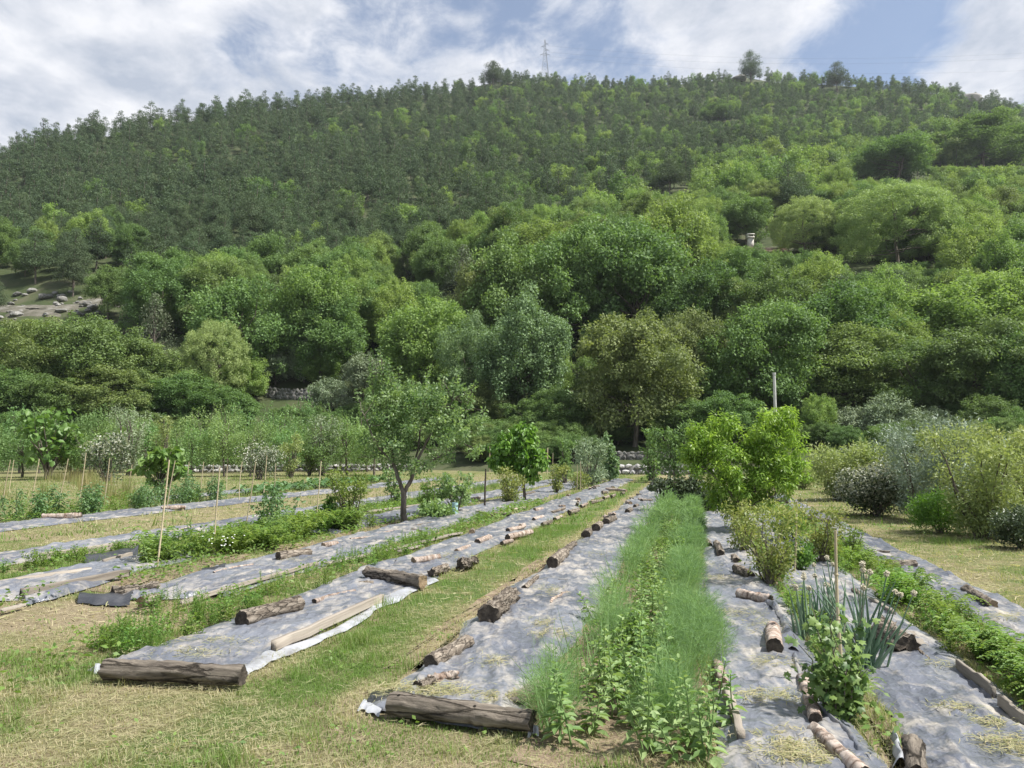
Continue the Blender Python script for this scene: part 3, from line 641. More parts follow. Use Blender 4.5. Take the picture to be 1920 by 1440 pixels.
# clearings: scree, rock outcrops, terraces, the house
for cx, cy, rx, ry in ((110, 578, 175, 20), (1095, 292, 34, 7), (540, 332, 16, 10), (885, 420, 22, 16), (1385, 148, 40, 6), (1815, 195, 45, 7), (1425, 462, 65, 20), (1600, 505, 120, 18), (600, 735, 120, 50), (1620, 800, 190, 40), (240, 540, 60, 20)):
    ok &= (((px-cx)/rx)**2+((py-cy)/ry)**2) > 1
# the foot of the slope: open ground in front of the trees
ok &= ~((py > 770) & (px < 640)) & ~(py > 800)
P3 = P3[ok]; px = px[ok]; py = py[ok]; dep = dep[ok]
line = np.interp(px, [0, 300, 850, 1080, 1300, 1500, 1920], [600, 585, 500, 440, 360, 315, 250])
nz = fbm(P3[:, 0]/30, P3[:, 1]/30, 44, 3)
left = np.clip((1150-px)/500, 0, 1)
rdg = np.clip((np.hypot(P3[:, 0], P3[:, 1])-np.interp(np.arctan2(P3[:, 0], P3[:, 1]), RR_AZ, RR_R)+70)/50, 0, 1)
pp = np.where(py < line, .58+.34*left+(nz-.45)*.9+.25*rdg, .07)
u1 = r_.random(len(P3)); u2 = r_.random(len(P3)); u3 = r_.random(len(P3))
isp = u1 < pp
H = np.where(isp, 7.5+4.0*u2, np.where(py < line, 5.0+5.5*u2, 7.5+6.0*u2))*np.interp(dep, [90, 300, 560], [1.0, 1.0, .86])*np.exp(r_.normal(size=len(P3))*(.12+.06*rdg))
for cx, hw, tb_, tt in PROT:
    lim = tb_-.12*(tb_-tt); s_ = (np.abs(px-cx) < hw+12) & (py > tb_) & (py-H*F/dep < lim)
    H = np.where(s_, np.maximum((py-lim)*dep/F, 1.5), H)
Wd = np.where(isp, H*(.52+.2*u3), H*(.60+.26*u3))
kinds = np.where(isp, 0, np.where(py < line, np.where(u2 < .68, 1, np.where(u2 < .82, 2, 3)), np.where(u3 < .45, 2, np.where(u3 < .68, 1, np.where(u3 < .88, 3, 4)))))
KN = ['pine', 'oak', 'bright', 'layer', 'hornbeam']
size = H/dep
GRP = {True: ('pine_tree', 'dark green pine among the trees of the wooded hillside', 'pines on the hillside'),
       False: ('broadleaf_tree', 'green broadleaf tree among the trees of the wooded hillside', 'broadleaf trees on the hillside')}
rest = {True: [], False: []}
for flag in (True, False):
    ids = np.nonzero(isp == flag)[0]; ids = ids[np.argsort(-size[ids])]
    for n_, i in enumerate(ids):
        if n_ >= 280: rest[flag] = ids[280:]; break
        key = KN[kinds[i]]; nm, lab, grp = GRP[flag]; up_ = py[i] < line[i]
        if flag: lab, grp = ('dark green pine in the dense pine stand above the scree', 'pines above the scree') if px[i] < 800 else ('dark green pine mixed among the broadleaf trees of the slope', 'pines among the broadleaf trees')
        else:
            lk = {'oak': 'deep green rounded', 'bright': 'yellow-green rounded', 'layer': 'deep green spreading', 'hornbeam': 'olive-green spreading'}[key]
            lab = lk+(' broadleaf tree scattered among the pines of the upper slope' if up_ else ' broadleaf tree in the wood below the pines'); grp = lk+(' trees among the pines' if up_ else ' trees below the pines')
        p = P3[i]-np.array((0, 0, .3))
        if dep[i] < 200:
            pl = PR[key]; place_tree(nm, lab, 'tree', pl[i % len(pl)], p, H[i], Wd[i], grp)
        else:
            me, h0, w0 = FAR[key][i % len(FAR[key])]; place_tree(nm, lab, 'tree', (0, 0, h0, w0), p, H[i], Wd[i], grp, one=me)
def forest_stuff(name, label, ids, srcs):
    """one object: points carrying size and turn, an instance of one of the small tree meshes on each"""
    V = P3[ids]-np.array((0, 0, .3)); me = bpy.data.meshes.new(name); me.vertices.add(len(V)); me.vertices.foreach_set('co', V.astype(np.float32).ravel())
    sx = me.attributes.new('size', 'FLOAT_VECTOR', 'POINT'); w0 = srcs[0][2]; q = np.column_stack([Wd[ids]/w0, Wd[ids]/w0, H[ids]/10.0]).astype(np.float32); sx.data.foreach_set('vector', q.ravel())
    kk = me.attributes.new('pick', 'INT', 'POINT'); kk.data.foreach_set('value', ((kinds[ids]*2-(kinds[ids] > 0)*2+ids % 2) if srcs[0][0].name.find('pine') < 0 else ids % len(srcs)).astype(np.int32))
    me.update(); o = ob(name, me)
    coll = bpy.data.collections.new(name+'_sources')
    for j, s in enumerate(srcs): coll.objects.link(bpy.data.objects.new('%s_source_%02d' % (name, j), s[0]))
    ng = bpy.data.node_groups.new(name, 'GeometryNodeTree'); ng.interface.new_socket('Geometry', in_out='INPUT', socket_type='NodeSocketGeometry'); ng.interface.new_socket('Geometry', in_out='OUTPUT', socket_type='NodeSocketGeometry')
    N = ng.nodes; L = ng.links; gi = N.new('NodeGroupInput'); go = N.new('NodeGroupOutput'); m2p = N.new('GeometryNodeMeshToPoints'); ip = N.new('GeometryNodeInstanceOnPoints')
    ci = N.new('GeometryNodeCollectionInfo'); ci.inputs['Collection'].default_value = coll; ci.inputs['Separate Children'].default_value = True; ci.inputs['Reset Children'].default_value = True
    a1 = N.new('GeometryNodeInputNamedAttribute'); a1.data_type = 'FLOAT_VECTOR'; a1.inputs['Name'].default_value = 'size'
    a2 = N.new('GeometryNodeInputNamedAttribute'); a2.data_type = 'INT'; a2.inputs['Name'].default_value = 'pick'
    rv = N.new('FunctionNodeRandomValue'); rv.data_type = 'FLOAT_VECTOR'; rv.inputs[1].default_value = (0, 0, 6.28)
    L.new(gi.outputs[0], m2p.inputs['Mesh']); L.new(m2p.outputs[0], ip.inputs['Points']); L.new(ci.outputs[0], ip.inputs['Instance']); ip.inputs['Pick Instance'].default_value = True
    L.new(a2.outputs['Attribute'], ip.inputs['Instance Index']); L.new(rv.outputs[0], ip.inputs['Rotation']); L.new(a1.outputs['Attribute'], ip.inputs['Scale']); L.new(ip.outputs[0], go.inputs[0])
    md = o.modifiers.new('trees', 'NODES'); md.node_group = ng
    tag(o, label, 'forest', kind='stuff')
forest_stuff('pine_forest', 'mass of dark pines covering the upper hillside up to the skyline', rest[True], FAR['pine'])
forest_stuff('broadleaf_forest', 'mass of green broadleaf trees mixed through the upper hillside', rest[False], FAR['oak']+FAR['bright']+FAR['layer']+FAR['hornbeam'])
print('slope trees', len(P3), 'pines left', len(rest[True]), 'broad left', len(rest[False]))
# ------------------------------------------------------------------ stone walls, terraces, rocks, house, pylon, pole
def rock_mesh(nm, seed, mat, n=2, flat=.7):
    r = np.random.default_rng(seed)
    import bmesh
    bm = bmesh.new(); bmesh.ops.create_icosphere(bm, subdivisions=n, radius=.5)
    k = r.normal(size=(7, 3)); k = unit(k); off = r.uniform(.28, .46, 7)
    for v in bm.verts:
        c = np.array(v.co)
        for q, o_ in zip(k, off):
            s = c@q
            if s > o_: c = c-q*(s-o_)*.85
        v.co = c*np.array((1, 1, flat))*(1+r.normal()*.03)
    me = bpy.data.meshes.new(nm); bm.to_mesh(me); bm.free(); me.materials.append(mat); return me
STN = [rock_mesh('wall_stone', 40+i, M['stone'], 1, .8) for i in range(5)]
DST = [rock_mesh('dark_wall_stone', 60+i, M['dark_stone'], 1, .8) for i in range(4)]
M['rock'] = noisemat('rock', [(.09, .088, .08), (.19, .185, .17), (.32, .31, .295)], 3.5, 8, .9, (1, 1, 1), .8, 9, objvar=.3)
RCK = [rock_mesh('rock', 80+i, M['rock'], 2, .65) for i in range(5)]

def stone_wall(name, label, A, B, h, sw, courses, stones, mat, seed, zfun=None):
    r = random.Random(seed); A = np.array(A, float); B = np.array(B, float); L = np.linalg.norm(B[:2]-A[:2]); n = int(L/sw); ang = math.atan2(B[1]-A[1], B[0]-A[0])
    mb = MB(); c, s = math.cos(ang), math.sin(ang); Mx = np.array(((c, -s, 0), (s, c, 0), (0, 0, 1)))
    seg = 12
    for i in range(seg):
        P = A+(B-A)*((i+.5)/seg); P[2] = (zfun(P[0], P[1]) if zfun else P[2])
        mb.box((P[0], P[1], P[2]+h*.42-.3), (L/seg, .32, h*.84+.6), Mx)
    root = tag(ob(name, mb.mesh(name, [mat])), label, 'stone wall')
    ch = h/courses
    for k in range(courses):
        for i in range(n):
            t = (i+.5+.5*(k % 2)+r.uniform(-.15, .15))/n
            if t > 1: continue
            P = A+(B-A)*t; z = (zfun(P[0], P[1]) if zfun else P[2])
            w = sw*r.uniform(.95, 1.3); o = ob('stone', stones[r.randrange(len(stones))], root, (P[0]+s*.13+r.uniform(-.05, .05), P[1]-c*.13+r.uniform(-.05, .05), z+ch*(k+.5)), ang+r.choice((0, math.pi))+r.uniform(-.15, .15), (w, r.uniform(.35, .5), ch*r.uniform(1.15, 1.5)))
    return root
wz = M['dark_stone']
a = G(560, 884); b = G(760, 881)
stone_wall('dry_stone_wall', 'low wall of pale boulders at the far edge of the mown field behind the orchard', G(330, 886), G(790, 882), .62, .62, 2, STN, wz, 1)
stone_wall('dry_stone_wall', 'pale retaining wall of large stones behind the far ends of the rows', G(1120, 890), G(1345, 890), .80, .58, 2, STN, wz, 2)
stone_wall('dry_stone_wall', 'pale retaining wall of stones behind the shrub row', G(1480, 886), G(1640, 886), .95, .5, 3, STN, wz, 5)
q0 = hit(1140, 862); q1 = hit(1345, 862)
stone_wall('dry_stone_wall', 'darker upper stone wall above the pale retaining wall', (q0[0], q0[1], 0), (q1[0], q1[1], 0), .75, .5, 2, DST, wz, 3, lambda x, y: float(max(terr(x, y), 0)))
q0 = hit(490, 742); q1 = hit(650, 752)
stone_wall('terrace_wall', 'old dark terrace wall of rough stones below the olives', (q0[0], q0[1], 0), (q1[0], q1[1], 0), 1.5, .55, 3, DST, wz, 4, lambda x, y: float(max(terr(x, y), 0)))

M['scree'] = noisemat('scree', [(.05, .055, .035), (.13, .12, .095), (.26, .25, .225)], .6, 10, .95, (1, 1, 1), .8, 4)
def scree(cx, cy, rx, ry):
    V = []; n = 40
    for rr_k in (1.0, .72, .42, .12):
        for i in range(n):
            a_ = i/n*6.283; w_ = rr_k*(1+.25*math.sin(a_*3+cx)+.15*math.sin(a_*7)); q = hit(cx+math.cos(a_)*rx*w_, cy+math.sin(a_)*ry*w_)
            if q is None: q = hit(cx, cy)
            q = q.copy(); q[2] = float(terr(q[0], q[1]))+(.25 if rr_k < 1 else -.1); V.append(q)
    F_ = [(k*n+i, k*n+(i+1) % n, (k+1)*n+(i+1) % n, (k+1)*n+i) for k in range(3) for i in range(n)]
    o = ob('scree', mk('scree', np.array(V), [np.array(F_)], [M['scree']], smooth=True)); o['kind'] = 'structure'
for q_ in ((60, 582, 100, 12), (200, 566, 50, 9), (1095, 295, 26, 5), (1148, 300, 14, 4), (885, 424, 14, 10), (1815, 198, 40, 6)): scree(*q_)
rr = random.Random(5)
def rock_at(px, py, w, grp, lab):
    p = hit(px, py)
    if p is None: return
    s = w/F*p[1]; o = ob('boulder', RCK[rr.randrange(5)], None, p+np.array((0, 0, s*.12)), rr.uniform(0, 6.28), (s*rr.uniform(.9, 1.2), s*rr.uniform(.7, 1.1), s*rr.uniform(.7, 1.0)))
    tag(o, lab, 'rock', grp)
for i in range(64):
    x = rr.uniform(-10, 285); rock_at(x, 592-.06*x+rr.uniform(-36, 10), rr.choice((7, 9, 11, 13, 16, 22)), 'boulders on the scree', 'grey boulder lying on the scree below the pines')
for px_, py_, w in ((118, 565, 24), (60, 548, 22), (228, 560, 20), (20, 572, 18)): rock_at(px_, py_, w, 'boulders on the scree', 'grey boulder lying on the scree below the pines')
for i in range(9): rock_at(1095+rr.uniform(-60, 60), 298+rr.uniform(-10, 8), rr.choice((10, 14, 18, 22)), 'rocks of the mid-slope outcrop', 'pale rock of the outcrop halfway up the wooded slope')
for px_, py_, w in ((1385, 152, 30), (1440, 150, 26), (1820, 200, 60), (1790, 203, 40), (540, 338, 26), (880, 424, 18), (892, 432, 14)): rock_at(px_, py_, w, 'bare rocks near the skyline', 'bare pale rock showing between trees high on the slope')

def house():
    p = hit(1432, 478); d = p[1]; k = d/F; p[2] -= 24*k
    e = empty('hill_house', 'small tiled house with a white chimney half hidden on the slope', 'house', p)
    mb = MB(); mb.box((0, 0, 12*k-1), (70*k, 52*k, 24*k+2)); ob('wall', mb.mesh('house_wall', [M['plaster']]), e)
    w, l, h = 30*k, 40*k, 14*k; z = 24*k
    V = [(-l, -w, z), (l, -w, z), (l, w, z), (-l, w, z), (-l, 0, z+h), (l, 0, z+h)]; V += [(a, b, c-.25) for a, b, c in V[:4]]
    rf = ob('roof', mk('house_roof', V, [np.array([(0, 1, 5, 4), (2, 3, 4, 5), (9, 8, 7, 6), (6, 7, 1, 0), (7, 8, 2, 1), (8, 9, 3, 2), (9, 6, 0, 3)]), np.array([(0, 4, 3), (1, 2, 5)])], [M['roof_tile']]), e)
    mb = MB(); mb.box((-26*k, -4*k, z+h+6*k), (10*k, 9*k, 22*k)); mb.box((-26*k, -4*k, z+h+18*k), (13*k, 12*k, 2*k)); mb.box((-26*k, -4*k, z+h+24*k), (13*k, 12*k, 2*k))
    for sx in (-1, 1): mb.box((-26*k+sx*5*k, -4*k, z+h+21*k), (2*k, 9*k, 4.2*k))
    ob('chimney', mb.mesh('chimney', [M['plaster']]), rf)
    for i in range(2):
        wv = MB(); wv.box((-20*k+i*40*k, -30.5*k, 12*k), (10*k, 1.4*k, 12*k)); ob('window', wv.mesh('house_window', [M['black_film']]), e)
house()

def pylon():
    p = hit(1022, 158); d = p[1]; H_ = 90/F*d
    e = empty('power_pylon', 'tall lattice steel electricity pylon on the skyline', 'pylon', p)
    mb = MB(); lv = [0, .16, .30, .42, .53, .63, .72, .80, .87, .93, 1.0]; hw = [H_*(.085*(1-t)**1.15+.010) for t in lv]; rad = .10
    cor = [(-1, -1), (1, -1), (1, 1), (-1, 1)]
    for i in range(len(lv)-1):
        z0, z1 = lv[i]*H_-.5*(i == 0), lv[i+1]*H_
        for j in range(4):
            a, b = cor[j], cor[(j+1) % 4]; w0, w1 = hw[i], hw[i+1]
            mb.tube([(a[0]*w0, a[1]*w0, z0), (a[0]*w1, a[1]*w1, z1)], rad, 4, False)
            mb.tube([(a[0]*w0, a[1]*w0, z0), (b[0]*w1, b[1]*w1, z1)], rad*.6, 3, False); mb.tube([(b[0]*w0, b[1]*w0, z0), (a[0]*w1, a[1]*w1, z1)], rad*.6, 3, False)
            mb.tube([(a[0]*w1, a[1]*w1, z1), (b[0]*w1, b[1]*w1, z1)], rad*.6, 3, False)
    ob('lattice_mast', mb.mesh('lattice', [M['steel']]), e)
    tips = []
    for zf, sx, l in ((.66, 1, 3.4), (.66, -1, 3.4), (.76, 1, 3.0), (.84, -1, 2.8), (.90, 1, 2.4)):
        m = MB(); z = zf*H_; tip = (sx*l, 0, z+.2)
        for s in (-.3, .3): m.tube([(0, s, z), tip], .08, 3, False); m.tube([(0, s, z+1.4), tip], .08, 3, False)
        m.tube([tip, (tip[0], 0, tip[2]-1.3)], .09, 4); ob('cross_arm', m.mesh('arm', [M['steel']]), e); tips.append(np.array(tip)-np.array((0, 0, 1.3))+p)
    for t, q, lab in ((tips[0], (2150, 120), 'lower power line running right from the pylon'), (tips[2], (2150, 92), 'middle power line running right from the pylon'), (tips[4], (2150, 84), 'upper power line running right from the pylon'), (tips[1], (820, 150), 'power line dropping left from the pylon behind the ridge')):
        dr = ray(*q); b = dr*620/np.linalg.norm(dr)+np.array((0, 0, CH)); x = np.linspace(0, 1, 40)[:, None]; P = t*(1-x)+b*x; P[:, 2] -= 4*9*x[:, 0]*(1-x[:, 0]) if q[0] > 1000 else 0
        m = MB(); m.tube(P, .032, 3, False); tag(ob('power_line', m.mesh('power_line', [M['wire']])), lab, 'power line')
pylon()
p = G(1457, 890); m = MB(); hp = (890-702)/F*p[1]; m.tube([(0, 0, -.3), (0, 0, hp*.5), (0, 0, hp)], [.14, .12, .10], 10); m.tube([(0, 0, hp-.05), (0, 0, hp+.12)], [.13, .13], 8)
tag(ob('concrete_pole', m.mesh('pole', [M['concrete']], True), None, p), 'pale concrete utility pole rising behind the bright green bushy tree', 'pole')

# foot-of-slope bushes
for k, x, b, t, w, lab, v, nm in (
 ('olive', 1600, 832, 762, 88, 'grey-green olive bush at the foot of the slope by the yellow-leaved bush', 0, 'olive_tree'),
 ('olive', 1660, 834, 752, 92, 'grey-green olive bush in the middle of the foot of the slope', 1, 'olive_tree'),
 ('olive', 1745, 832, 762, 100, 'dull grey olive bush under the dark layered tree', 0, 'olive_tree'),
 ('bright', 1540, 834, 735, 70, 'yellow-leaved bush in the dark shade beside the concrete pole', 1, 'broadleaf_tree'),
 ('oak', 1860, 838, 740, 110, 'dark bush under the trees beyond the shrub row', 1, 'broadleaf_tree'),
 ('layer', 1380, 840, 730, 150, 'dark undergrowth tree behind the bright bushy tree', 2, 'broadleaf_tree'),
 ('layer', 1060, 838, 720, 130, 'dark undergrowth tree between the blue-green tree and the linden', 0, 'broadleaf_tree'),
 ('linden', 905, 812, 705, 105, 'pale feathery tree right of the fork-trunked fruit tree', 0, 'broadleaf_tree'),
 ('layer', 1010, 836, 740, 110, 'dark low tree under the blue-green tree', 1, 'broadleaf_tree'),
 ('oak', 1290, 838, 745, 120, 'dark low tree beside the linden trunk', 2, 'broadleaf_tree'),
 ('oak', 430, 800, 730, 110, 'dark bush at the foot of the pale round tree', 0, 'broadleaf_tree'),
 ('hornbeam', 200, 800, 690, 170, 'olive-green bush in front of the left hornbeams', 0, 'hornbeam_tree'),
 ('oak', 20, 800, 690, 130, 'dark green bush at the end of the left grove', 1, 'broadleaf_tree'),
 ('layer', 320, 800, 705, 150, 'green spreading bush before the left hornbeams', 1, 'broadleaf_tree'),
 ('layer', 110, 806, 700, 150, 'dark spreading bush before the left hornbeams', 2, 'broadleaf_tree'),
 ('oak', 740, 812, 715, 130, 'shaded green tree behind the fork-trunked fruit tree', 1, 'broadleaf_tree'),
 ('layer', 830, 815, 690, 120, 'shaded spreading tree behind the fork-trunked fruit tree', 2, 'broadleaf_tree'),
): hill_tree(k, x, b, t, w, lab, nm, 'tree', v)

# ------------------------------------------------------------------ plastic sheets
def sheet_z(u, v, v0, v1):
    t = np.clip((v-v0)/(v1-v0), 0, 1); e = np.clip(np.minimum(t, 1-t)*7, 0, 1)
    def ridge(a, b, s): return 1-np.abs(2*vnoise(a, b, s)-1)
    wx = (vnoise(u*1.3, v*1.3, 11)-.5)*.9; wy = (vnoise(u*1.3, v*1.3, 12)-.5)*.9
    k = ridge(u*1.4+wx, v*2.0+wy, 1)**6*.026+ridge(u*4.2+wx*2, v*3.6+wy*2, 2)**5*.028+ridge(u*4+wx*3, v*9+wy, 3)**4*.018+ridge(u*11+wx*3, v*12+wy*3, 6)**4*.007+ridge(u*.55+wx*.4, v*6.5+wy*.8, 7)**5*.024+vnoise(u*14, v*14, 4)*.006
    return .012+e*(.022+k)
def sheet(label, u0, u1, v0, v1, seed, skew0=0.0, holes=(), edge=.10):
    us = [u0]
    while us[-1] < u1: us.append(us[-1]+max(.04, .0075*us[-1]))
    us = np.array(us); nv = 26
    T = np.linspace(0, 1, nv)
    a = v0+(vnoise(us*.9, us*0, seed)-.5)*edge*2+(vnoise(us*3.5, us*0, seed+1)-.5)*edge*.7; b = v1+(vnoise(us*.9, us*0+9, seed+2)-.5)*edge*2+(vnoise(us*3.5, us*0+5, seed+3)-.5)*edge*.7
    Vv = a[:, None]*(1-T)+b[:, None]*T; Uu = us[:, None]+skew0*(T-.5)[None]*np.exp(-(us-u0)/1.0)[:, None]+(vnoise(Vv*3, us[:, None]*0, seed+9)-.5)*.25*np.exp(-(us-u0)/.5)[:, None]
    Z = sheet_z(Uu, Vv, a[:, None], b[:, None])
    Z[0] *= .3
    X = Uu*EU[0]+Vv*EV[0]; Y = Uu*EU[1]+Vv*EV[1]
    V = np.stack([X, Y, Z], -1).reshape(-1, 3); n = len(us)
    i = (np.arange(n-1)[:, None]*nv+np.arange(nv-1)[None]).ravel(); Fq = np.stack([i, i+1, i+nv+1, i+nv], -1)
    return tag(ob('plastic_sheet', mk('plastic_sheet', V, Fq, [M['film']], smooth=True)), label, 'plastic sheet')
SH = {}
SH['A'] = sheet('dusty grey plastic sheet along the tomato stakes', 13.9, 46, -16.1, -14.6, 1)
SH['A2'] = sheet('far grey plastic sheet beside the squash plants', 24, 44, -19.4, -18.3, 2)
SH['B'] = sheet('crumpled grey plastic sheet between the mown strip and the long weathered board', 8.4, 48, -11.5, -10.1, 3)
SH['C'] = sheet('dusty plastic sheet ending at the black rolled flap beside the bushy weeds', 7.4, 11.6, -9.0, -7.75, 4, .5)
SH['C2'] = sheet('plastic sheet at the foot of the fork-trunked fruit tree', 15.2, 46, -8.5, -7.3, 5)
SH['D'] = sheet('grey plastic sheet with a long pole laid along its edge', 8.1, 47, -6.9, -5.45, 6, .6)
SH['E'] = sheet('dusty plastic sheet with white turned-up edge held by a dark log', 5.45, 47, -4.75, -3.5, 7)
SH['F'] = sheet('dusty plastic sheet lined with logs beside the feathery fennel', 4.95, 46, -2.25, -1.05, 8)
SH['H'] = sheet('dusty plastic sheet between the fennel and the onion bed', 3.4, 34, .08, 1.0, 9, 0, (), .06)
SH['J'] = sheet('wide wrinkled plastic sheet right of the currant bush', 3.4, 22, 1.18, 2.15, 10, 0, (), .07)
SH['L'] = sheet('plastic sheet along the mown path by the shrub row', 6.2, 32, 2.75, 3.5, 11, 0, (), .08)
def ribbon(parent, pairs, mat, name='folded_edge', lift=.06, n=10, m=5):
    A = np.array([G(*p[0], .015) for p in pairs]); B = np.array([G(*p[1], .03) for p in pairs]); t = np.linspace(0, len(pairs)-1, n*len(pairs))
    def ip(Q): return np.stack([np.interp(t, np.arange(len(pairs)), Q[:, k]) for k in range(3)], -1)
    A = ip(A); B = ip(B); V = []
    jit_ = ((vnoise(t*2.1, t*0, 21)-.5)*.06+(vnoise(t*6.3, t*0, 22)-.5)*.03)[:, None]; A[:, :2] += jit_*unit((A-B)[:, :2])*1.3
    for j in range(m):
        s = j/(m-1); P = A*(1-s)+B*s; P[:, 2] = .018+lift*math.sin(s*math.pi*.85)*(.35+.9*vnoise(t*1.7, t*0+j*.15, 3))+.006*vnoise(t*4, t*0+j*.3, 8); V.append(P)
    V = np.stack(V, 1); k = len(t); i = (np.arange(k-1)[:, None]*m+np.arange(m-1)[None]).ravel()
    return ob(name, mk(name, V.reshape(-1, 3), np.stack([i, i+1, i+m+1, i+m], -1), [M[mat]], smooth=True), parent)
ribbon(SH['E'], [((455, 1272), (452, 1255)), ((490, 1252), (478, 1232)), ((525, 1232), (505, 1218)), ((560, 1222), (548, 1212)), ((640, 1188), (628, 1178)), ((700, 1150), (688, 1142)), ((735, 1133), (716, 1122)), ((790, 1103), (770, 1095)), ((825, 1090), (808, 1084))], 'white_film', lift=.035)
ribbon(SH['E'], [((176, 1262), (180, 1247)), ((196, 1266), (200, 1250)), ((215, 1272), (215, 1262)), ((270, 1276), (270, 1268))], 'white_film')
ribbon(SH['F'], [((672, 1330), (684, 1310)), ((690, 1336), (700, 1318)), ((712, 1343), (716, 1330))], 'white_film', lift=.02)
ribbon(SH['F'], [((683, 1326), (700, 1296)), ((700, 1322), (725, 1294)), ((728, 1318), (745, 1290))], 'black_film', lift=.03)
ribbon(SH['F'], [((990, 1380), (992, 1366)), ((1010, 1380), (1008, 1366))], 'white_film')
ribbon(SH['J'], [((1672, 1384), (1684, 1392)), ((1678, 1415), (1694, 1418)), ((1684, 1446), (1700, 1446))], 'white_film', lift=.1)
ribbon(SH['D'], [((145, 1130), (150, 1116)), ((180, 1135), (186, 1118)), ((215, 1136), (222, 1120)), ((243, 1136), (250, 1121))], 'black_film', 'rolled_flap', .10)
ribbon(SH['C'], [((158, 1058), (160, 1045)), ((200, 1054), (204, 1040)), ((240, 1046), (244, 1034)), ((258, 1042), (260, 1034))], 'black_film', 'folded_flap', .13)
ribbon(SH['C'], [((48, 1135), (46, 1126)), ((100, 1124), (96, 1112)), ((160, 1105), (158, 1094)), ((215, 1088), (212, 1078))], 'film', 'folded_edge', .12)
ribbon(SH['H'], [((1500, 1230), (1478, 1222)), ((1490, 1200), (1470, 1195)), ((1478, 1165), (1462, 1165)), ((1462, 1145), (1446, 1145)), ((1440, 1128), (1430, 1132))], 'film', 'folded_edge', .10)
ribbon(SH['H'], [((1640, 1445), (1610, 1420)), ((1605, 1395), (1575, 1375)), ((1560, 1360), (1535, 1340)), ((1510, 1300), (1495, 1290)), ((1505, 1240), (1485, 1232))], 'film', 'folded_edge', .09)
ribbon(SH['E'], [((665, 1082), (680, 1068)), ((690, 1075), (705, 1060)), ((735, 1068), (745, 1054))], 'film', 'folded_edge', .12)
ribbon(SH['D'], [((375, 1082), (380, 1070)), ((400, 1078), (405, 1066)), ((420, 1072), (425, 1062))], 'black_film', 'folded_edge', .10)

# bare soil where nothing covers it
def soil_patch(pts, z=.006):
    P = np.array([UV(u, v) for u, v in pts]); c = P.mean(0); n = len(P)*6; t = np.linspace(0, len(P), n, endpoint=False); Q = np.vstack([P, P[:1]])
    E_ = np.stack([np.interp(t, np.arange(len(Q)), Q[:, k]) for k in (0, 1)], -1); E_ += rng.normal(size=E_.shape)*.05
    V = np.vstack([np.column_stack([E_, np.full(n, z)]), [[c[0], c[1], z]]]); i = np.arange(n)
    o = ob('soil_bed', mk('soil_bed', V, np.stack([i, (i+1) % n, np.full(n, n)], -1), [M['soil']])); o['kind'] = 'structure'
soil_patch([(4.4, -1.05), (4.4, .05), (12, .1), (30, .1), (30, -1.2), (12, -1.1)])
soil_patch([(4.2, 1.0), (4.2, 1.2), (14, 1.25), (26, 1.3), (26, .98), (14, .98)], .010)
soil_patch([(5.0, 2.2), (5.0, 2.75), (14, 2.75), (14, 2.1)], .006)
soil_patch([(8.4, -7.7), (8.3, -7.0), (10.5, -6.9), (12, -7.3), (11.5, -7.8), (9.5, -7.8)], .006)
soil_patch([(12.5, -7.4), (12.5, -6.9), (18, -6.9), (18, -7.3)], .006)
soil_patch([(6.0, -2.45), (6.0, -2.2), (10, -2.2), (14, -2.2), (14, -2.35), (9, -2.5)], .006)

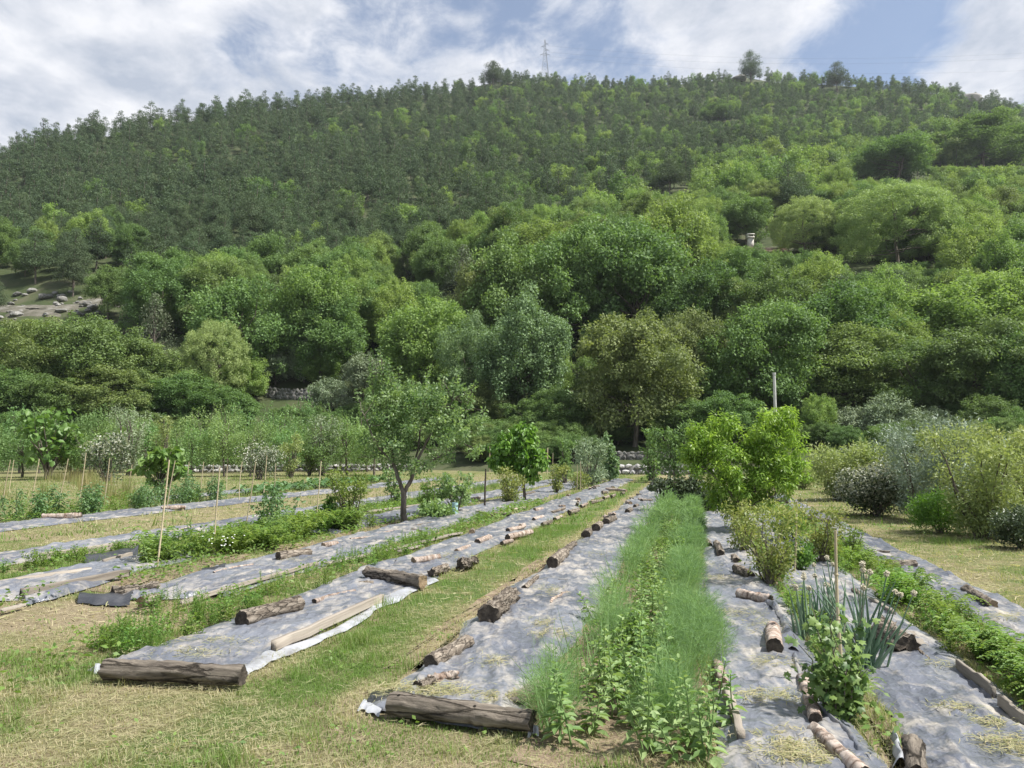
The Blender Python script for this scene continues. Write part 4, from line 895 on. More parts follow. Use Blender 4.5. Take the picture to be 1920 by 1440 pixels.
# ------------------------------------------------------------------ logs, planks, stakes
def log(x1, y1, x2, y2, dpx, label, bark='log_bark', cut='cut_dark', gnarl=.10, group=None, bend=.0, name='log', taper=.9):
    """centre line and thickness in picture pixels, laid on the ground"""
    ya, yb = y1+dpx*.45, y2+dpx*.45
    A = G(x1, ya, .045); B = G(x2, yb, .045); r0 = max(.45*dpx/F*(A[1] if y1 > y2 else B[1]), .018)
    zz = .035+r0*.86; A[2] = B[2] = zz; mid = (A+B)/2; Lg = np.linalg.norm(B-A); ang = math.atan2(B[1]-A[1], B[0]-A[0])
    sd_ = int(abs(x1*7+y1*13)) % 99991; r = np.random.default_rng(sd_); n = 22; m = 26
    t = np.linspace(-.5, .5, m); X = t*Lg; cy = bend*Lg*(np.cos(t*math.pi)-.5)+r.normal(size=m)*.012*Lg*gnarl*3; cz = r.normal(size=m)*r0*gnarl*.35
    rad = r0*np.interp(t, [-.5, .5], [1, taper]); a = np.linspace(0, 2*np.pi, n, endpoint=False)
    ph = r.random(6)*6.28
    k = 1+gnarl*(.5*np.sin(a[None]*2+ph[0]+t[:, None]*3)+.45*np.sin(a[None]*3+ph[1]+t[:, None]*7)+.5*np.sin(a[None]*5+ph[2]-t[:, None]*9)+r.normal(size=(m, n))*.45)-gnarl*1.3*(r.random(n) < .16)[None]*(.5+.5*np.sin(t*9+ph[3]))[:, None]
    R_ = rad[:, None]*k
    V = np.stack([np.broadcast_to(X[:, None], R_.shape)+r.normal(size=R_.shape)*.004, cy[:, None]+np.cos(a)[None]*R_, cz[:, None]+np.sin(a)[None]*R_], -1)
    # ragged ends
    V[0, :, 0] += r.normal(size=n)*r0*.12*gnarl*5; V[-1, :, 0] += r.normal(size=n)*r0*.12*gnarl*5
    i = (np.arange(m-1)[:, None]*n); j = np.arange(n)[None]; q = (j+1) % n
    Fq = np.stack([i+j, i+q, i+n+q, i+n+j], -1).reshape(-1, 4)
    o = ob(name, mk(name, V.reshape(-1, 3), Fq, [M[bark]], smooth=True), None, mid, ang); tag(o, label, 'log' if name == 'log' else 'branch', group)
    for e, c in ((0, cut), (m-1, cut)):
        ring = V[e]; cen = ring.mean(0)+np.array(((-1 if e == 0 else 1)*r0*-.06, 0, 0)); inner = cen+(ring-cen)*.55; inner[:, 0] = cen[0]+r.normal(size=n)*r0*.04
        VV = np.vstack([ring, inner, cen[None]]); ii = np.arange(n); jj = (ii+1) % n
        ob('cut_face', mk('cut_face', VV, [np.stack([ii, jj, n+jj, n+ii], -1), np.stack([n+ii, n+jj, np.full(n, 2*n)], -1)], [M[c]]), o)
    return o
def knots(o, n, L, r0):
    pass
LG = 'short logs weighing down the sheets'
LOGS = [
 # sheet F
 (733, 1312, 998, 1347, 47, 'long dark weathered log across the near end of the sheet beside the fennel', 'old_wood', 'cut_dark', .10),
 (806, 1240, 878, 1196, 32, 'rough brown log with a black sawn end behind the broken mossy chunk', 'log_bark', 'cut_dark', .10),
 (783, 1285, 812, 1275, 24, 'broken mossy chunk of log with straw over it', 'log_bark', 'cut_dark', .25),
 (806, 1272, 856, 1262, 22, 'pale split log chunk pointing at the fennel', 'pink_bark', 'cut_pale', .22),
 (915, 1150, 958, 1112, 42, 'thick gnarled grey log on the sheet beside the fennel', 'log_bark', 'cut_dark', .24),
 (983, 1101, 1007, 1079, 12, 'small straight log touching a thin stick', 'log_bark', 'cut_dark', .08),
 (1035, 1053, 1058, 1034, 25, 'fat grey log with a black round end on the sheet beside the fennel', 'log_bark', 'cut_dark', .07),
 (1052, 1036, 1077, 1017, 15, 'rough log lying behind the fat black-ended log', 'log_bark', 'cut_dark', .2),
 (1098, 1001, 1104, 995, 19, 'round black-ended log, nearest the fennel of three in a line', 'log_bark', 'cut_dark', .07),
 (1117, 988, 1125, 982, 18, 'round black-ended log, middle one of three in a line', 'log_bark', 'cut_dark', .07),
 (1136, 977, 1152, 970, 15, 'round black-ended log, farthest of three in a line', 'log_bark', 'cut_dark', .07),
 (1176, 958, 1183, 954, 11, 'small dark log near the far end of the sheet beside the fennel', 'log_bark', 'cut_dark', .07),
 (1203, 938, 1222, 937, 8, 'dark log across the far end of the sheet beside the fennel', 'old_wood', 'cut_dark', .1),
 (1190, 948, 1196, 946, 7, 'tiny dark log near the far end of the fennel row', 'log_bark', 'cut_dark', .1),
 # sheet E
 (197, 1250, 456, 1262, 42, 'long dark cracked log across the near end of the sheet with the white edge', 'old_wood', 'cut_dark', .10),
 (452, 1158, 561, 1127, 37, 'stout brown log with a black sawn end beside the thick plank', 'log_bark', 'cut_dark', .07),
 (690, 1071, 793, 1088, 30, 'dark wet-looking log lying across the sheet with the white edge', 'old_wood', 'cut_pale', .12),
 (672, 1093, 700, 1091, 10, 'small broken stub at the end of the dark wet-looking log', 'log_bark', 'cut_dark', .2),
 (775, 1050, 823, 1042, 15, 'peeling pale log with an orange sawn end', 'pink_bark', 'cut_pale', .08),
 (808, 1072, 838, 1061, 17, 'rough dark log chunk in front of the gnarled root', 'log_bark', 'cut_dark', .2),
 (856, 1032, 880, 1022, 10, 'slim reddish birch log on straw', 'pink_bark', 'cut_pale', .08),
 (862, 1057, 890, 1050, 20, 'gnarled black root stump on the sheet edge', 'old_wood', 'cut_dark', .4),
 (895, 1014, 918, 1005, 13, 'pale peeling log beside the grass strip', 'pink_bark', 'cut_dark', .1),
 (952, 993, 980, 987, 10, 'thin pinkish log beside a thicker pinkish log', 'pink_bark', 'cut_dark', .08),
 (952, 1006, 996, 995, 13, 'thick pinkish log by the grass strip', 'pink_bark', 'cut_dark', .09),
 (941, 1017, 960, 1012, 9, 'short stub in front of the thick pinkish log', 'pink_bark', 'cut_dark', .1),
 (1000, 973, 1018, 967, 8, None), (1017, 982, 1034, 976, 8, None), (1067, 960, 1084, 955, 10, None), (1040, 972, 1053, 967, 8, None),
 (1035, 960, 1058, 952, 7, None), (1107, 941, 1130, 937, 6, None), (1132, 933, 1141, 930, 6, None), (1147, 930, 1153, 927, 6, None), (1165, 925, 1170, 923, 6, None), (1090, 948, 1100, 944, 6, None),
 (1137, 916, 1175, 919, 6, 'long pole laid across the far end of the sheet', 'pink_bark', 'cut_pale', .06),
 # sheet D
 (521, 1041, 581, 1033, 19, 'dark log with a black end lying beside the bushy weeds', 'log_bark', 'cut_dark', .07),
 (606, 1021, 632, 1017, 12, 'short log with a pale orange end beside a thin branch', 'pink_bark', 'cut_pale', .1),
 (211, 1110, 296, 1096, 20, 'dark hollow gnarled log at the near end of the sheet with the pole', 'old_wood', 'cut_dark', .3),
 (263, 1126, 296, 1118, 22, 'mossy cut log half covered by weeds', 'log_bark', 'cut_pale', .12),
 (927, 962, 958, 964, 8, 'small dark log at the fork of a long branch', 'log_bark', 'cut_dark', .1),
 (960, 955, 985, 950, 6, None), (1005, 942, 1020, 938, 5, None),
 # sheet A
 (78, 968, 153, 966, 14, 'rough log on the sheet along the tomato stakes', 'pink_bark', 'cut_dark', .1),
 (302, 952, 347, 950, 9, 'pale log with torn bark near the dark staked plants', 'pink_bark', 'cut_pale', .15),
 # sheet B and C2
 (305, 998, 362, 987, 5, 'split pale stick on the crumpled sheet', 'pink_bark', 'cut_pale', .2),
 (880, 935, 900, 932, 6, None), (985, 926, 1002, 922, 5, None),
 # sheet H
 (1352, 1037, 1344, 1016, 17, 'grey log with a black end leading the line of logs by the yellow-tipped bushes', 'log_bark', 'cut_dark', .08),
 (1382, 1050, 1376, 1042, 15, 'short round log behind the rough dark log', 'log_bark', 'cut_dark', .12),
 (1380, 1064, 1408, 1077, 19, 'rough dark log resting against the sheet edge', 'log_bark', 'cut_dark', .2),
 (1385, 1110, 1445, 1122, 21, 'reddish log with peeling bark lying across the sheet edge', 'pink_bark', 'cut_dark', .1),
 (1453, 1209, 1449, 1172, 34, 'peeling birch-like log with a dark ringed end facing out', 'pink_bark', 'cut_dark', .06),
 (1357, 1279, 1345, 1240, 24, 'log with an orange peeled end leaning out of the fennel', 'pink_bark', 'cut_pale', .12),
 (1507, 1268, 1530, 1345, 30, 'pinkish curved branch log beside the currant bush', 'pink_bark', 'cut_dark', .07),
 (1527, 1362, 1622, 1448, 36, 'long pinkish bent log at the corner below the currant bush', 'pink_bark', 'cut_dark', .06),
 (1331, 1020, 1326, 1012, 10, None), (1322, 990, 1318, 984, 9, None),
 # sheet J and L
 (1712, 1388, 1722, 1450, 44, 'thick dark stripped trunk piece beside the white flap', 'old_wood', 'cut_dark', .14),
 (1650, 1178, 1703, 1206, 46, 'big gnarled root log behind the onion leaves', 'log_bark', 'cut_dark', .26),
 (1600, 1104, 1622, 1118, 11, 'small log between the stake and the onion flowers', 'log_bark', 'cut_dark', .15),
 (1663, 1056, 1716, 1055, 18, 'grey log with a pale cut end on the sheet by the mown path', 'log_bark', 'cut_pale', .1),
 (1810, 1101, 1864, 1132, 21, 'mossy log at the edge of the mown path', 'log_bark', 'cut_pale', .12),
 (1641, 1033, 1668, 1035, 8, 'half-hidden dark log at the edge of the mown path', 'old_wood', 'cut_dark', .15),
 (1497, 966, 1522, 972, 12, 'dark log on the far part of the sheet by the mown path', 'old_wood', 'cut_dark', .12),
 (1522, 973, 1553, 977, 12, 'brown log beside a dark log on the sheet by the mown path', 'log_bark', 'cut_dark', .12),
 (1460, 938, 1474, 940, 11, 'small grey log near the far end of the mown path', 'log_bark', 'cut_dark', .12),
 (1495, 956, 1505, 958, 8, 'tiny dark log behind the leaning bamboo stake', 'log_bark', 'cut_dark', .12),
]
for L_ in LOGS:
    if L_[5] is None: log(*L_[:5], 'small far log weighing down a plastic sheet', 'log_bark' if L_[0] % 2 else 'pink_bark', 'cut_dark', .12, LG)
    else: log(*L_)
lr = random.Random(12)
for i in range(22):
    u = 11+26*lr.random(); v, dv, lb = ((-3.72, .12, 'small log on the far edge of the sheet with the white edge'), (-4.5, .1, 'small log on the weedy edge of the sheet with the white edge'), (-2.05, .1, 'small log on the grassy edge of the sheet beside the fennel'))[i % 3]; v += lr.gauss(0, dv)
    a_ = np.array([[*UV(u, v), .08], [*UV(u+lr.uniform(.2, .55), v+lr.uniform(-.2, .2)), .08]]); qx, qy, qd = to_px(a_)
    log(float(qx[0]), float(qy[0]), float(qx[1]), float(qy[1]), lr.uniform(.09, .15)/u*F, lb, lr.choice(('log_bark', 'pink_bark')), lr.choice(('cut_dark', 'cut_pale')), .14, lb.replace('small log', 'small logs'))
for x1, y1, x2, y2, d, lab, bk in ((587, 1126, 662, 1105, 12, 'pale peeling curved branch beside the stout black-ended log', 'pink_bark'), (1012, 1086, 1079, 1087, 5, 'thin straight stick lying across the dusty sheet', 'log_bark'), (1029, 1130, 1052, 1112, 9, 'forked birch stick on shredded bark', 'pink_bark'), (1052, 1112, 1068, 1108, 7, 'broken birch twig on shredded bark', 'pink_bark'),
 (397, 1073, 471, 1056, 7, 'long pale branch along the edge of the sheet with the pole', 'pink_bark'), (655, 1010, 707, 1004, 6, 'thin branch by the short orange-ended log', 'pink_bark'), (773, 992, 792, 995, 6, 'stubby dark branch near the fruit tree foot', 'log_bark'), (773, 986, 810, 979, 5, 'thin brown branch near the fruit tree foot', 'log_bark'),
 (897, 959, 927, 966, 7, 'bent dark branch lying on the sheet by the dark stake', 'log_bark'), (1702, 1207, 1748, 1236, 13, 'bare crooked branch sticking out of the gnarled root log', 'log_bark'), (700, 1002, 745, 992, 4, 'thin stick on bare soil beside the fruit tree', 'pink_bark')):
    log(x1, y1, x2, y2, d, lab, bk, 'cut_dark', .12, None, .06, 'branch', .6)

def plank(x1, y1, x2, y2, w, h, label):
    A = G(x1, y1, .03); B = G(x2, y2, .03); mid = (A+B)/2; Lg = np.linalg.norm(B-A); ang = math.atan2(B[1]-A[1], B[0]-A[0])
    n = 9; r = np.random.default_rng(int(x1*3+y1)); t = np.linspace(-.5, .5, n)
    ring = np.array([(-1, 0), (-.94, .08), (-.94, .94), (-.86, 1), (.86, 1), (.94, .94), (.94, .08), (1, 0)]); ring = ring*np.array((w/2, h))
    V = np.stack([np.column_stack([np.full(8, tt*Lg), ring[:, 0]+r.normal()*.004, ring[:, 1]+r.normal()*.004-.01]) for tt in t]); V[0, :, 0] += r.normal(size=8)*.006; V[-1, :, 0] += r.normal(size=8)*.006
    i = np.arange(n-1)[:, None]*8; j = np.arange(8)[None]; q = (j+1) % 8; Fq = np.stack([i+j, i+q, i+8+q, i+8+j], -1).reshape(-1, 4)
    caps = np.array([(0, 3, 4, 7), (0, 1, 2, 3), (4, 5, 6, 7)]); caps = np.vstack([caps[:, ::-1], caps+8*(n-1)])
    tag(ob('plank', mk('plank', V.reshape(-1, 3), np.vstack([Fq, caps]), [M['plank']]), None, mid+np.array((0, 0, .025)), ang), label, 'plank')
plank(512, 1224, 716, 1130, .055, .085, 'thick grey plank on edge along the white sheet edge')
plank(962, 1322, 1035, 1272, .11, .03, 'flat pale board on the near end of the sheet beside the fennel')
plank(75, 1054, 268, 1024, .05, .12, 'long weathered board along the crumpled sheet')
plank(-20, 1098, 168, 1070, .10, .03, 'flat grey board on the dusty sheet ending at the black flap')
plank(40, 1121, 240, 1082, .06, .09, 'brown weathered board at the lower edge of the dusty sheet')
plank(337, 1136, 595, 1060, .05, .045, 'long thin pole along the sheet with black log')
plank(613, 1061, 865, 1001, .09, .03, 'long thin weathered board along the sheet towards the fruit tree')
plank(195, 1058, 245, 1044, .06, .06, 'short board beside the folded black flap')
plank(1361, 1303, 1391, 1400, .05, .07, 'upright-edged board between the fennel and the dusty sheet')
plank(1795, 1258, 1866, 1314, .03, .08, 'dark edging board between the wide wrinkled sheet and the weeds')
plank(1876, 1330, 1930, 1374, .03, .08, 'end edging board beside the weeds and the wide wrinkled sheet')
plank(1706, 1192, 1732, 1218, .08, .03, 'short grey board by the gnarled root log')
plank(1632, 1134, 1674, 1158, .05, .06, 'edging board behind the onion leaves')
plank(1113, 902, 1138, 903, .12, .06, 'dark beam across the far end of a sheet')
plank(745, 1037, 790, 1025, .09, .025, 'short flat board on the sheet below the fruit tree')
plank(0, 1150, 45, 1138, .05, .03, 'thin lath lying in the dry grass')
plank(690, 961, 790, 948, .08, .04, 'board along the sheet behind the fruit tree')

def stake(x1, y1, x2, y2, label=None, r0=.016, mat='bamboo', name='bamboo_stake', cat='stake', grp='bamboo stakes along the tomato row'):
    B = G(x2, y2); H_ = (y2-y1)/F*B[1]*1.0; dx = (x1-x2)/F*B[1]; n = 9; r = np.random.default_rng(int(x1*5+y2))
    t = np.linspace(0, 1, n); P = np.column_stack([dx*t+r.normal()*.01*np.sin(t*3), r.normal()*.06*t, -.12+(H_+.12)*t]); mb = MB()
    mb.tube(P, r0*np.linspace(1.1, .8, n), 7)
    for k in range(2, n-1, 2):
        a = P[k]; mb.tube([a-np.array((0, 0, .01)), a, a+np.array((0, 0, .01))], [r0*.9, r0*1.35, r0*.9], 7, False)
    tag(ob(name, mb.mesh(name, [M[mat]], True), None, B), label or 'thin bamboo stake standing over the tomato plants', cat, None if label else grp)
c1 = lambda x, y: (x/3, 720+y/3)
for q in ((45, 430, 10, 690), (205, 425, 170, 690), (362, 425, 320, 690), (462, 392, 440, 710), (605, 420, 580, 700), (735, 455, 720, 620), (848, 445, 830, 620), (978, 435, 935, 700), (1055, 440, 1040, 640), (1137, 440, 1120, 660), (1195, 450, 1190, 620), (1275, 460, 1275, 600), (1360, 440, 1345, 660), (1495, 405, 1480, 640), (1537, 450, 1537, 690), (1550, 470, 1545, 610), (70, 430, 50, 600), (1740, 270, 1740, 330)):
    stake(*c1(q[0], q[1]), *c1(q[2], q[3]))
for q, lab in (((925, 440, 880, 1040), 'tall bamboo stake with a climbing plant in the bushy weeds'), ((1235, 480, 1200, 960), 'tall bamboo stake in the middle of the bushy weeds'), ((1425, 445, 1365, 880), 'leaning bamboo stake beside the upright leafy weed'), ((1800, 440, 1770, 830), 'bamboo stake left of the loose shrub by the fruit tree')):
    stake(*c1(q[0], q[1]), *c1(q[2], q[3]), lab, .013)
stake(911, 880, 909, 952, 'short dark rusty stake on the sheet right of the fruit tree', .03, 'cut_dark')
stake(1494, 943, 1488, 1082, 'yellow bamboo stake between the yellow-tipped bushes', .014)
stake(1581, 1008, 1584, 1300, 'grey bamboo stake standing in the currant bush', .013)
stake(356, 805, 355, 882, 'wooden post of the vine trellis', .05)
for x, y1, y2 in ((1037, 850, 905), (1082, 872, 922), (1089, 865, 920)): stake(x, y1, x-1, y2, 'thin stake among the grey shrubs near the far stone wall', .016, 'bamboo', 'bamboo_stake', 'stake'); COL.objects[-1]['group'] = 'stakes among the grey shrubs'
stake(918, 838, 918, 885, 'pale post left of the weeping mulberry', .05)
stake(1027, 840, 1026, 890, 'grey post right of the weeping mulberry', .05)
# ------------------------------------------------------------------ single plants of the field
def px_clumps(r, ells, d, n, rpx, yj=.6, flat=.85, edge=.35):
    """clump centres inside ellipses given in picture pixels, spread through the depth of the crown"""
    k = d/F; w = np.array([e[2]*e[3] for e in ells], float); w /= w.sum(); C = []; Q = []
    for i in range(n):
        e = ells[r.choice(len(ells), p=w)]; dd = unit(r.normal(size=3))*r.random()**edge
        x, y = e[0]+dd[0]*e[2], e[1]-dd[2]*e[3]; ry = ray(x, y); t = d/ry[1]; P = ry*t+np.array((0, 0, CH)); P[1] += dd[1]*min(e[2], e[3]*1.2)*k*yj
        C.append(P); c = rpx*k*(.7+.6*r.random()); Q.append((c, c, c*flat))
    return np.array(C), np.array(Q)
def px_pt(x, y, d, dy=0.0): ry = ray(x, y); return ry*(d/ry[1])+np.array((0, dy, CH))

def hero(name, label, base, ells, trunks, tr, nc, rpx, per, leaf, wl, mat, seed, six=False, droop=.2, up=.3, out=.5, jit=.8, shell=.1, outward=.5, twig=.5, yj=.9, spikes=()):
    r = np.random.default_rng(seed); b = G(*base); d = b[1]; k = d/F
    C, Q = px_clumps(r, ells, d, nc, rpx, yj)
    for (x0, y0, x1, y1) in spikes:
        m = 7
        for j in range(m):
            t = j/(m-1); p = px_pt(x0+(x1-x0)*t, y0+(y1-y0)*t, d, r.normal()*.1); C = np.vstack([C, p]); q = rpx*k*(1.0-.55*t); Q = np.vstack([Q, (q, q, q)])
    e = empty(name, label, 'tree', b)
    tb = MB(); nodes = []
    for tk in trunks:
        P = np.array([px_pt(x, y, d, dy) for x, y, dy, _ in tk]); R_ = np.array([tr*q for *_, q in tk]); 
        t = np.linspace(0, len(P)-1, 4*len(P)); PP = np.stack([np.interp(t, np.arange(len(P)), P[:, c]) for c in range(3)], -1); PP[1:-1] += r.normal(size=PP[1:-1].shape)*tr*.12
        tb.tube(PP-b, np.interp(t, np.arange(len(P)), R_), 8, False); nodes.append(PP[len(PP)//4:])
    nodes = np.vstack(nodes)
    for i in range(len(C)):
        if r.random() < twig:
            dist = np.linalg.norm(nodes-C[i], axis=1)+.6*np.maximum(nodes[:, 2]-C[i][2], 0); s = nodes[np.argmin(dist)]
            tb.tube(limb_pts(s, C[i], -.05, 5, .07, r)-b, np.linspace(tr*.16, tr*.05, 5), 4, False)
    for (x0, y0, x1, y1) in spikes: tb.tube(np.array([px_pt(x0, y0, d), px_pt(x1, y1, d)])-b, [tr*.14, tr*.05], 4, False)
    ob('trunk', tb.mesh('trunk', [M['bark']], True), e)
    cnt = np.maximum(6, per*(Q[:, 0]/(rpx*k))**2).astype(int)
    V, Fq, t = clump_cloud(r, C-b, Q, cnt, leaf, wl, up, out, jit, shell, droop, six, outward)
    ob('crown', mk('crown', V, Fq, [LM[mat]], tint=t), e); return e
hero('fruit_tree', 'loose fork-trunked fruit tree standing alone between the plastic rows', (757, 980),
     [(782, 822, 98, 72), (733, 765, 48, 74), (840, 785, 55, 66), (722, 825, 44, 62), (788, 760, 60, 46), (725, 730, 26, 45)],
     [[(757, 985, 0, 1.25), (756, 950, 0, 1.0), (757, 922, 0, .95)], [(757, 925, 0, .75), (747, 898, 0, .7), (737, 870, .1, .6), (728, 800, .2, .4), (716, 700, .1, .12)], [(757, 925, 0, .75), (772, 898, 0, .68), (782, 865, -.1, .55), (808, 815, -.2, .38), (850, 750, -.1, .12)], [(778, 875, 0, .45), (815, 860, .3, .35), (865, 830, .5, .12)], [(737, 870, 0, .4), (712, 835, -.4, .3), (690, 780, -.5, .1)], [(780, 868, 0, .4), (785, 800, .5, .3), (790, 745, .5, .1)]],
     .070, 235, 12, 48, .08, .55, 'plum', 301, droop=.05, outward=.8, spikes=((722, 730, 712, 655), (735, 730, 728, 672), (700, 745, 697, 672), (742, 750, 750, 690), (798, 760, 800, 705), (822, 755, 832, 705), (845, 760, 858, 700), (872, 770, 890, 720), (770, 755, 772, 712), (690, 790, 672, 735), (895, 800, 908, 770), (888, 850, 906, 838)))
hero('bushy_tree', 'bright yellow-green bushy tree with two rounded tops beside the fennel', (1398, 1000),
     [(1345, 850, 62, 68), (1455, 835, 52, 72), (1400, 885, 92, 55), (1310, 850, 25, 35), (1460, 885, 50, 45), (1385, 935, 68, 30)],
     [[(1398, 1008, 0, 1.1), (1396, 960, 0, .9), (1380, 900, .1, .6), (1345, 820, 0, .15)], [(1396, 960, 0, .7), (1425, 900, 0, .5), (1455, 800, 0, .12)], [(1396, 955, 0, .6), (1360, 920, -.3, .4), (1320, 880, -.2, .1)], [(1400, 950, 0, .5), (1440, 930, -.3, .3), (1480, 880, 0, .1)]],
     .06, 380, 12, 60, .092, .32, 'peach', 302, droop=.55, up=.5, jit=.55, shell=.05, outward=.9, twig=.25,
     spikes=((1432, 800, 1430, 762), (1455, 800, 1453, 768), (1480, 820, 1478, 785), (1340, 805, 1338, 778), (1305, 830, 1298, 795), (1375, 800, 1376, 778), (1360, 800, 1358, 772)))
hero('weeping_mulberry', 'glossy weeping mulberry with large leaves leaning to one side', (985, 940),
     [(965, 838, 40, 42), (985, 803, 15, 20), (1003, 868, 20, 34), (938, 865, 22, 18), (1000, 898, 11, 16), (960, 870, 40, 20)],
     [[(985, 945, 0, 1.1), (980, 890, 0, .9), (972, 830, 0, .6), (980, 795, 0, .2)], [(975, 840, 0, .5), (1000, 850, 0, .4), (1005, 900, -.2, .15)], [(975, 850, 0, .5), (945, 855, 0, .4), (932, 880, -.2, .12)]],
     .05, 190, 8, 15, .155, .72, 'mulberry', 303, six=True, droop=.9, up=.25, out=.8, jit=.35, shell=.3, outward=.5, twig=.2)
hero('cherry_tree', 'small dark-leaved tree behind the bright bushy tree', (1265, 905),
     [(1250, 840, 38, 38), (1270, 870, 35, 28), (1230, 815, 14, 18), (1290, 830, 25, 40)],
     [[(1265, 910, 0, 1.1), (1264, 870, 0, .9), (1250, 825, 0, .3)], [(1264, 872, 0, .6), (1285, 830, 0, .2)]], .07, 90, 10, 40, .16, .5, 'oak', 304, droop=.3)
hero('quince_tree', 'low dark quince branches reaching over the fennel row', (1325, 962),
     [(1270, 905, 42, 13), (1235, 910, 18, 9), (1300, 915, 30, 22), (1330, 930, 25, 30)],
     [[(1325, 968, 0, 1.0), (1322, 930, 0, .8), (1290, 905, .1, .5), (1220, 905, .1, .15)]], .05, 80, 9, 28, .11, .6, 'dark', 305, droop=.4)
hero('slender_tree', 'slim young columnar tree beside the grey shrubs near the far wall', (1144, 905),
     [(1142, 865, 13, 28), (1140, 828, 8, 20), (1146, 885, 10, 12)], [[(1144, 908, 0, 1), (1143, 870, 0, .7), (1139, 808, 0, .2)]], .04, 42, 6, 26, .2, .6, 'blue', 306)

def bush(name, label, x, by, ty, wpx, mat, leaf, n, form='round', wl=.5, seed=None, cat='shrub', droop=.0, mat2=None, group=None, clumps=34, stems=7, six=False):
    r = np.random.default_rng(seed or int(x*3+by)); b = G(x, by); d = b[1]; Hh = (by-ty)/F*d; Ww = wpx/F*d
    e = empty(name, label, cat, b, group); C = []; Q = []; tb = MB()
    for i in range(clumps):
        a = r.random()*6.28; f = r.random()
        if form == 'round': dd = unit(r.normal(size=3))*r.random()**.4; c = np.array((dd[0]*Ww*.40, dd[1]*Ww*.40, Hh*(.50+dd[2]*.42))); q = Ww*.15
        elif form == 'vase': l = Ww*.44*(.35+.65*f)*r.random()**.4; c = np.array((math.cos(a)*l, math.sin(a)*l, Hh*(.12+.84*f))); q = Ww*.13
        elif form == 'column': l = Ww*.3*r.random(); c = np.array((math.cos(a)*l, math.sin(a)*l, Hh*(.12+.84*f))); q = Ww*.2*(1.15-.6*f)
        else: l = Ww*.42*r.random()**.5; c = np.array((math.cos(a)*l, math.sin(a)*l, Hh*(.30+.66*f*(1-.5*(l/Ww)**2)))); q = Ww*.10
        C.append(c); Q.append((q, q, q*.9))
    C = np.array(C); Q = np.array(Q)*(.7+.6*r.random((clumps, 1)))
    for i in r.permutation(clumps)[:max(stems*2, 10)]:
        s = np.array((r.normal()*.03*Ww, r.normal()*.03*Ww, -.05)); tb.tube(limb_pts(s, C[i], .05, 5, .05, r), np.linspace(.016, .004, 5)*max(Hh, .6), 5, False)
    ob('stems', tb.mesh('stems', [M['bark']], True), e)
    V, Fq, t = clump_cloud(r, C, Q, max(4, n//clumps), leaf, wl, .4, .5, .75, .1, droop, six, .5)
    ob('foliage', mk('foliage', V, Fq, [LM[mat]], tint=t), e)
    if mat2:
        s = C[:, 2] > np.median(C[:, 2])*.8; V, Fq, t = clump_cloud(r, C[s]*np.array((1.05, 1.05, 1.04)), Q[s], max(4, n//clumps), leaf, wl, .4, .6, .7, .6, droop)
        ob('pale_foliage', mk('pale_foliage', V, Fq, [LM[mat2]], tint=t), e)
    return e
# left part of the field
bush('fig_tree', 'fig tree with big pale green leaves beside the orchard', 88, 900, 768, 112, 'fig', .36, 700, 'loose', .8, droop=.5, clumps=44, six=True, cat='tree')
bush('fig_tree', 'young fig with big leaves behind the bamboo stakes', 300, 932, 838, 86, 'fig', .26, 520, 'loose', .8, droop=.5, clumps=36, six=True, cat='tree')
bush('green_shrub', 'spreading green shrub right of the fig tree', 140, 898, 800, 95, 'shrub', .16, 2200, 'round', .5)
bush('variegated_shrub', 'dark evergreen shrub with creamy white tips beside the figs', 198, 905, 812, 88, 'dark', .14, 1500, 'round', .5, mat2='white')
bush('variegated_shrub', 'rounded dark shrub covered in creamy white leaves by the mown strip', 485, 900, 826, 98, 'dark', .13, 1600, 'round', .5, mat2='white')
bush('grey_willow', 'tall grey-green willowy shrub behind the variegated one', 243, 892, 762, 92, 'olive', .2, 2600, 'vase', .3, clumps=60)
bush('light_shrub', 'light yellow-green shrub beside the white-leaved round shrub', 545, 897, 815, 56, 'willow', .14, 1500, 'vase', .45)
bush('light_shrub', 'small fresh green shrub right of the light yellow-green shrub', 580, 893, 828, 42, 'weed', .13, 1100, 'round', .45)
bush('grey_willow', 'grey-green willowy tree in front of the pale boulder wall', 606, 893, 775, 80, 'olive', .2, 2200, 'vase', .3, clumps=56)
bush('pale_shrub', 'pale cream-green upright shrub among the orchard trees', 305, 892, 782, 48, 'willow', .16, 1200, 'column', .4)
bush('leafy_shrub', 'small leafy sapling beside the fruit tree trunk', 738, 948, 880, 46, 'plum', .10, 700, 'vase', .5)
# vine trellis
def vines():
    for i, x in enumerate((345, 375, 405, 432)):
        bush('grape_vine', 'leafy green grapevine trained along the low trellis', x, 884, 826, 44, 'mulberry', .22, 420, 'loose', .85, seed=70+i, cat='vine', droop=.4, group='grapevines on the trellis', clumps=24, stems=3, six=True)
vines()
# orchard rows behind
k_ = 0
ORL = ('apple tree with upright shoots in the back-left orchard', 'orchard trees')
for by, ty, w, x0, x1, st in ((874, 750, 76, -30, 700, 40), (886, 762, 84, -20, 690, 50), (897, 782, 90, -25, 190, 62), (893, 778, 80, 360, 720, 58)):
    for x in np.arange(x0, x1, st):
        xx = x+random.uniform(-10, 10); b = G(xx, by+random.uniform(-2, 2)); d = b[1]; pl = PR['apple']
        place_tree('apple_tree', ORL[0], 'tree', pl[k_ % 3], b, (by-ty)/F*d*random.uniform(.82, 1.12), w/F*d*random.uniform(.9, 1.2), ORL[1]); k_ += 1
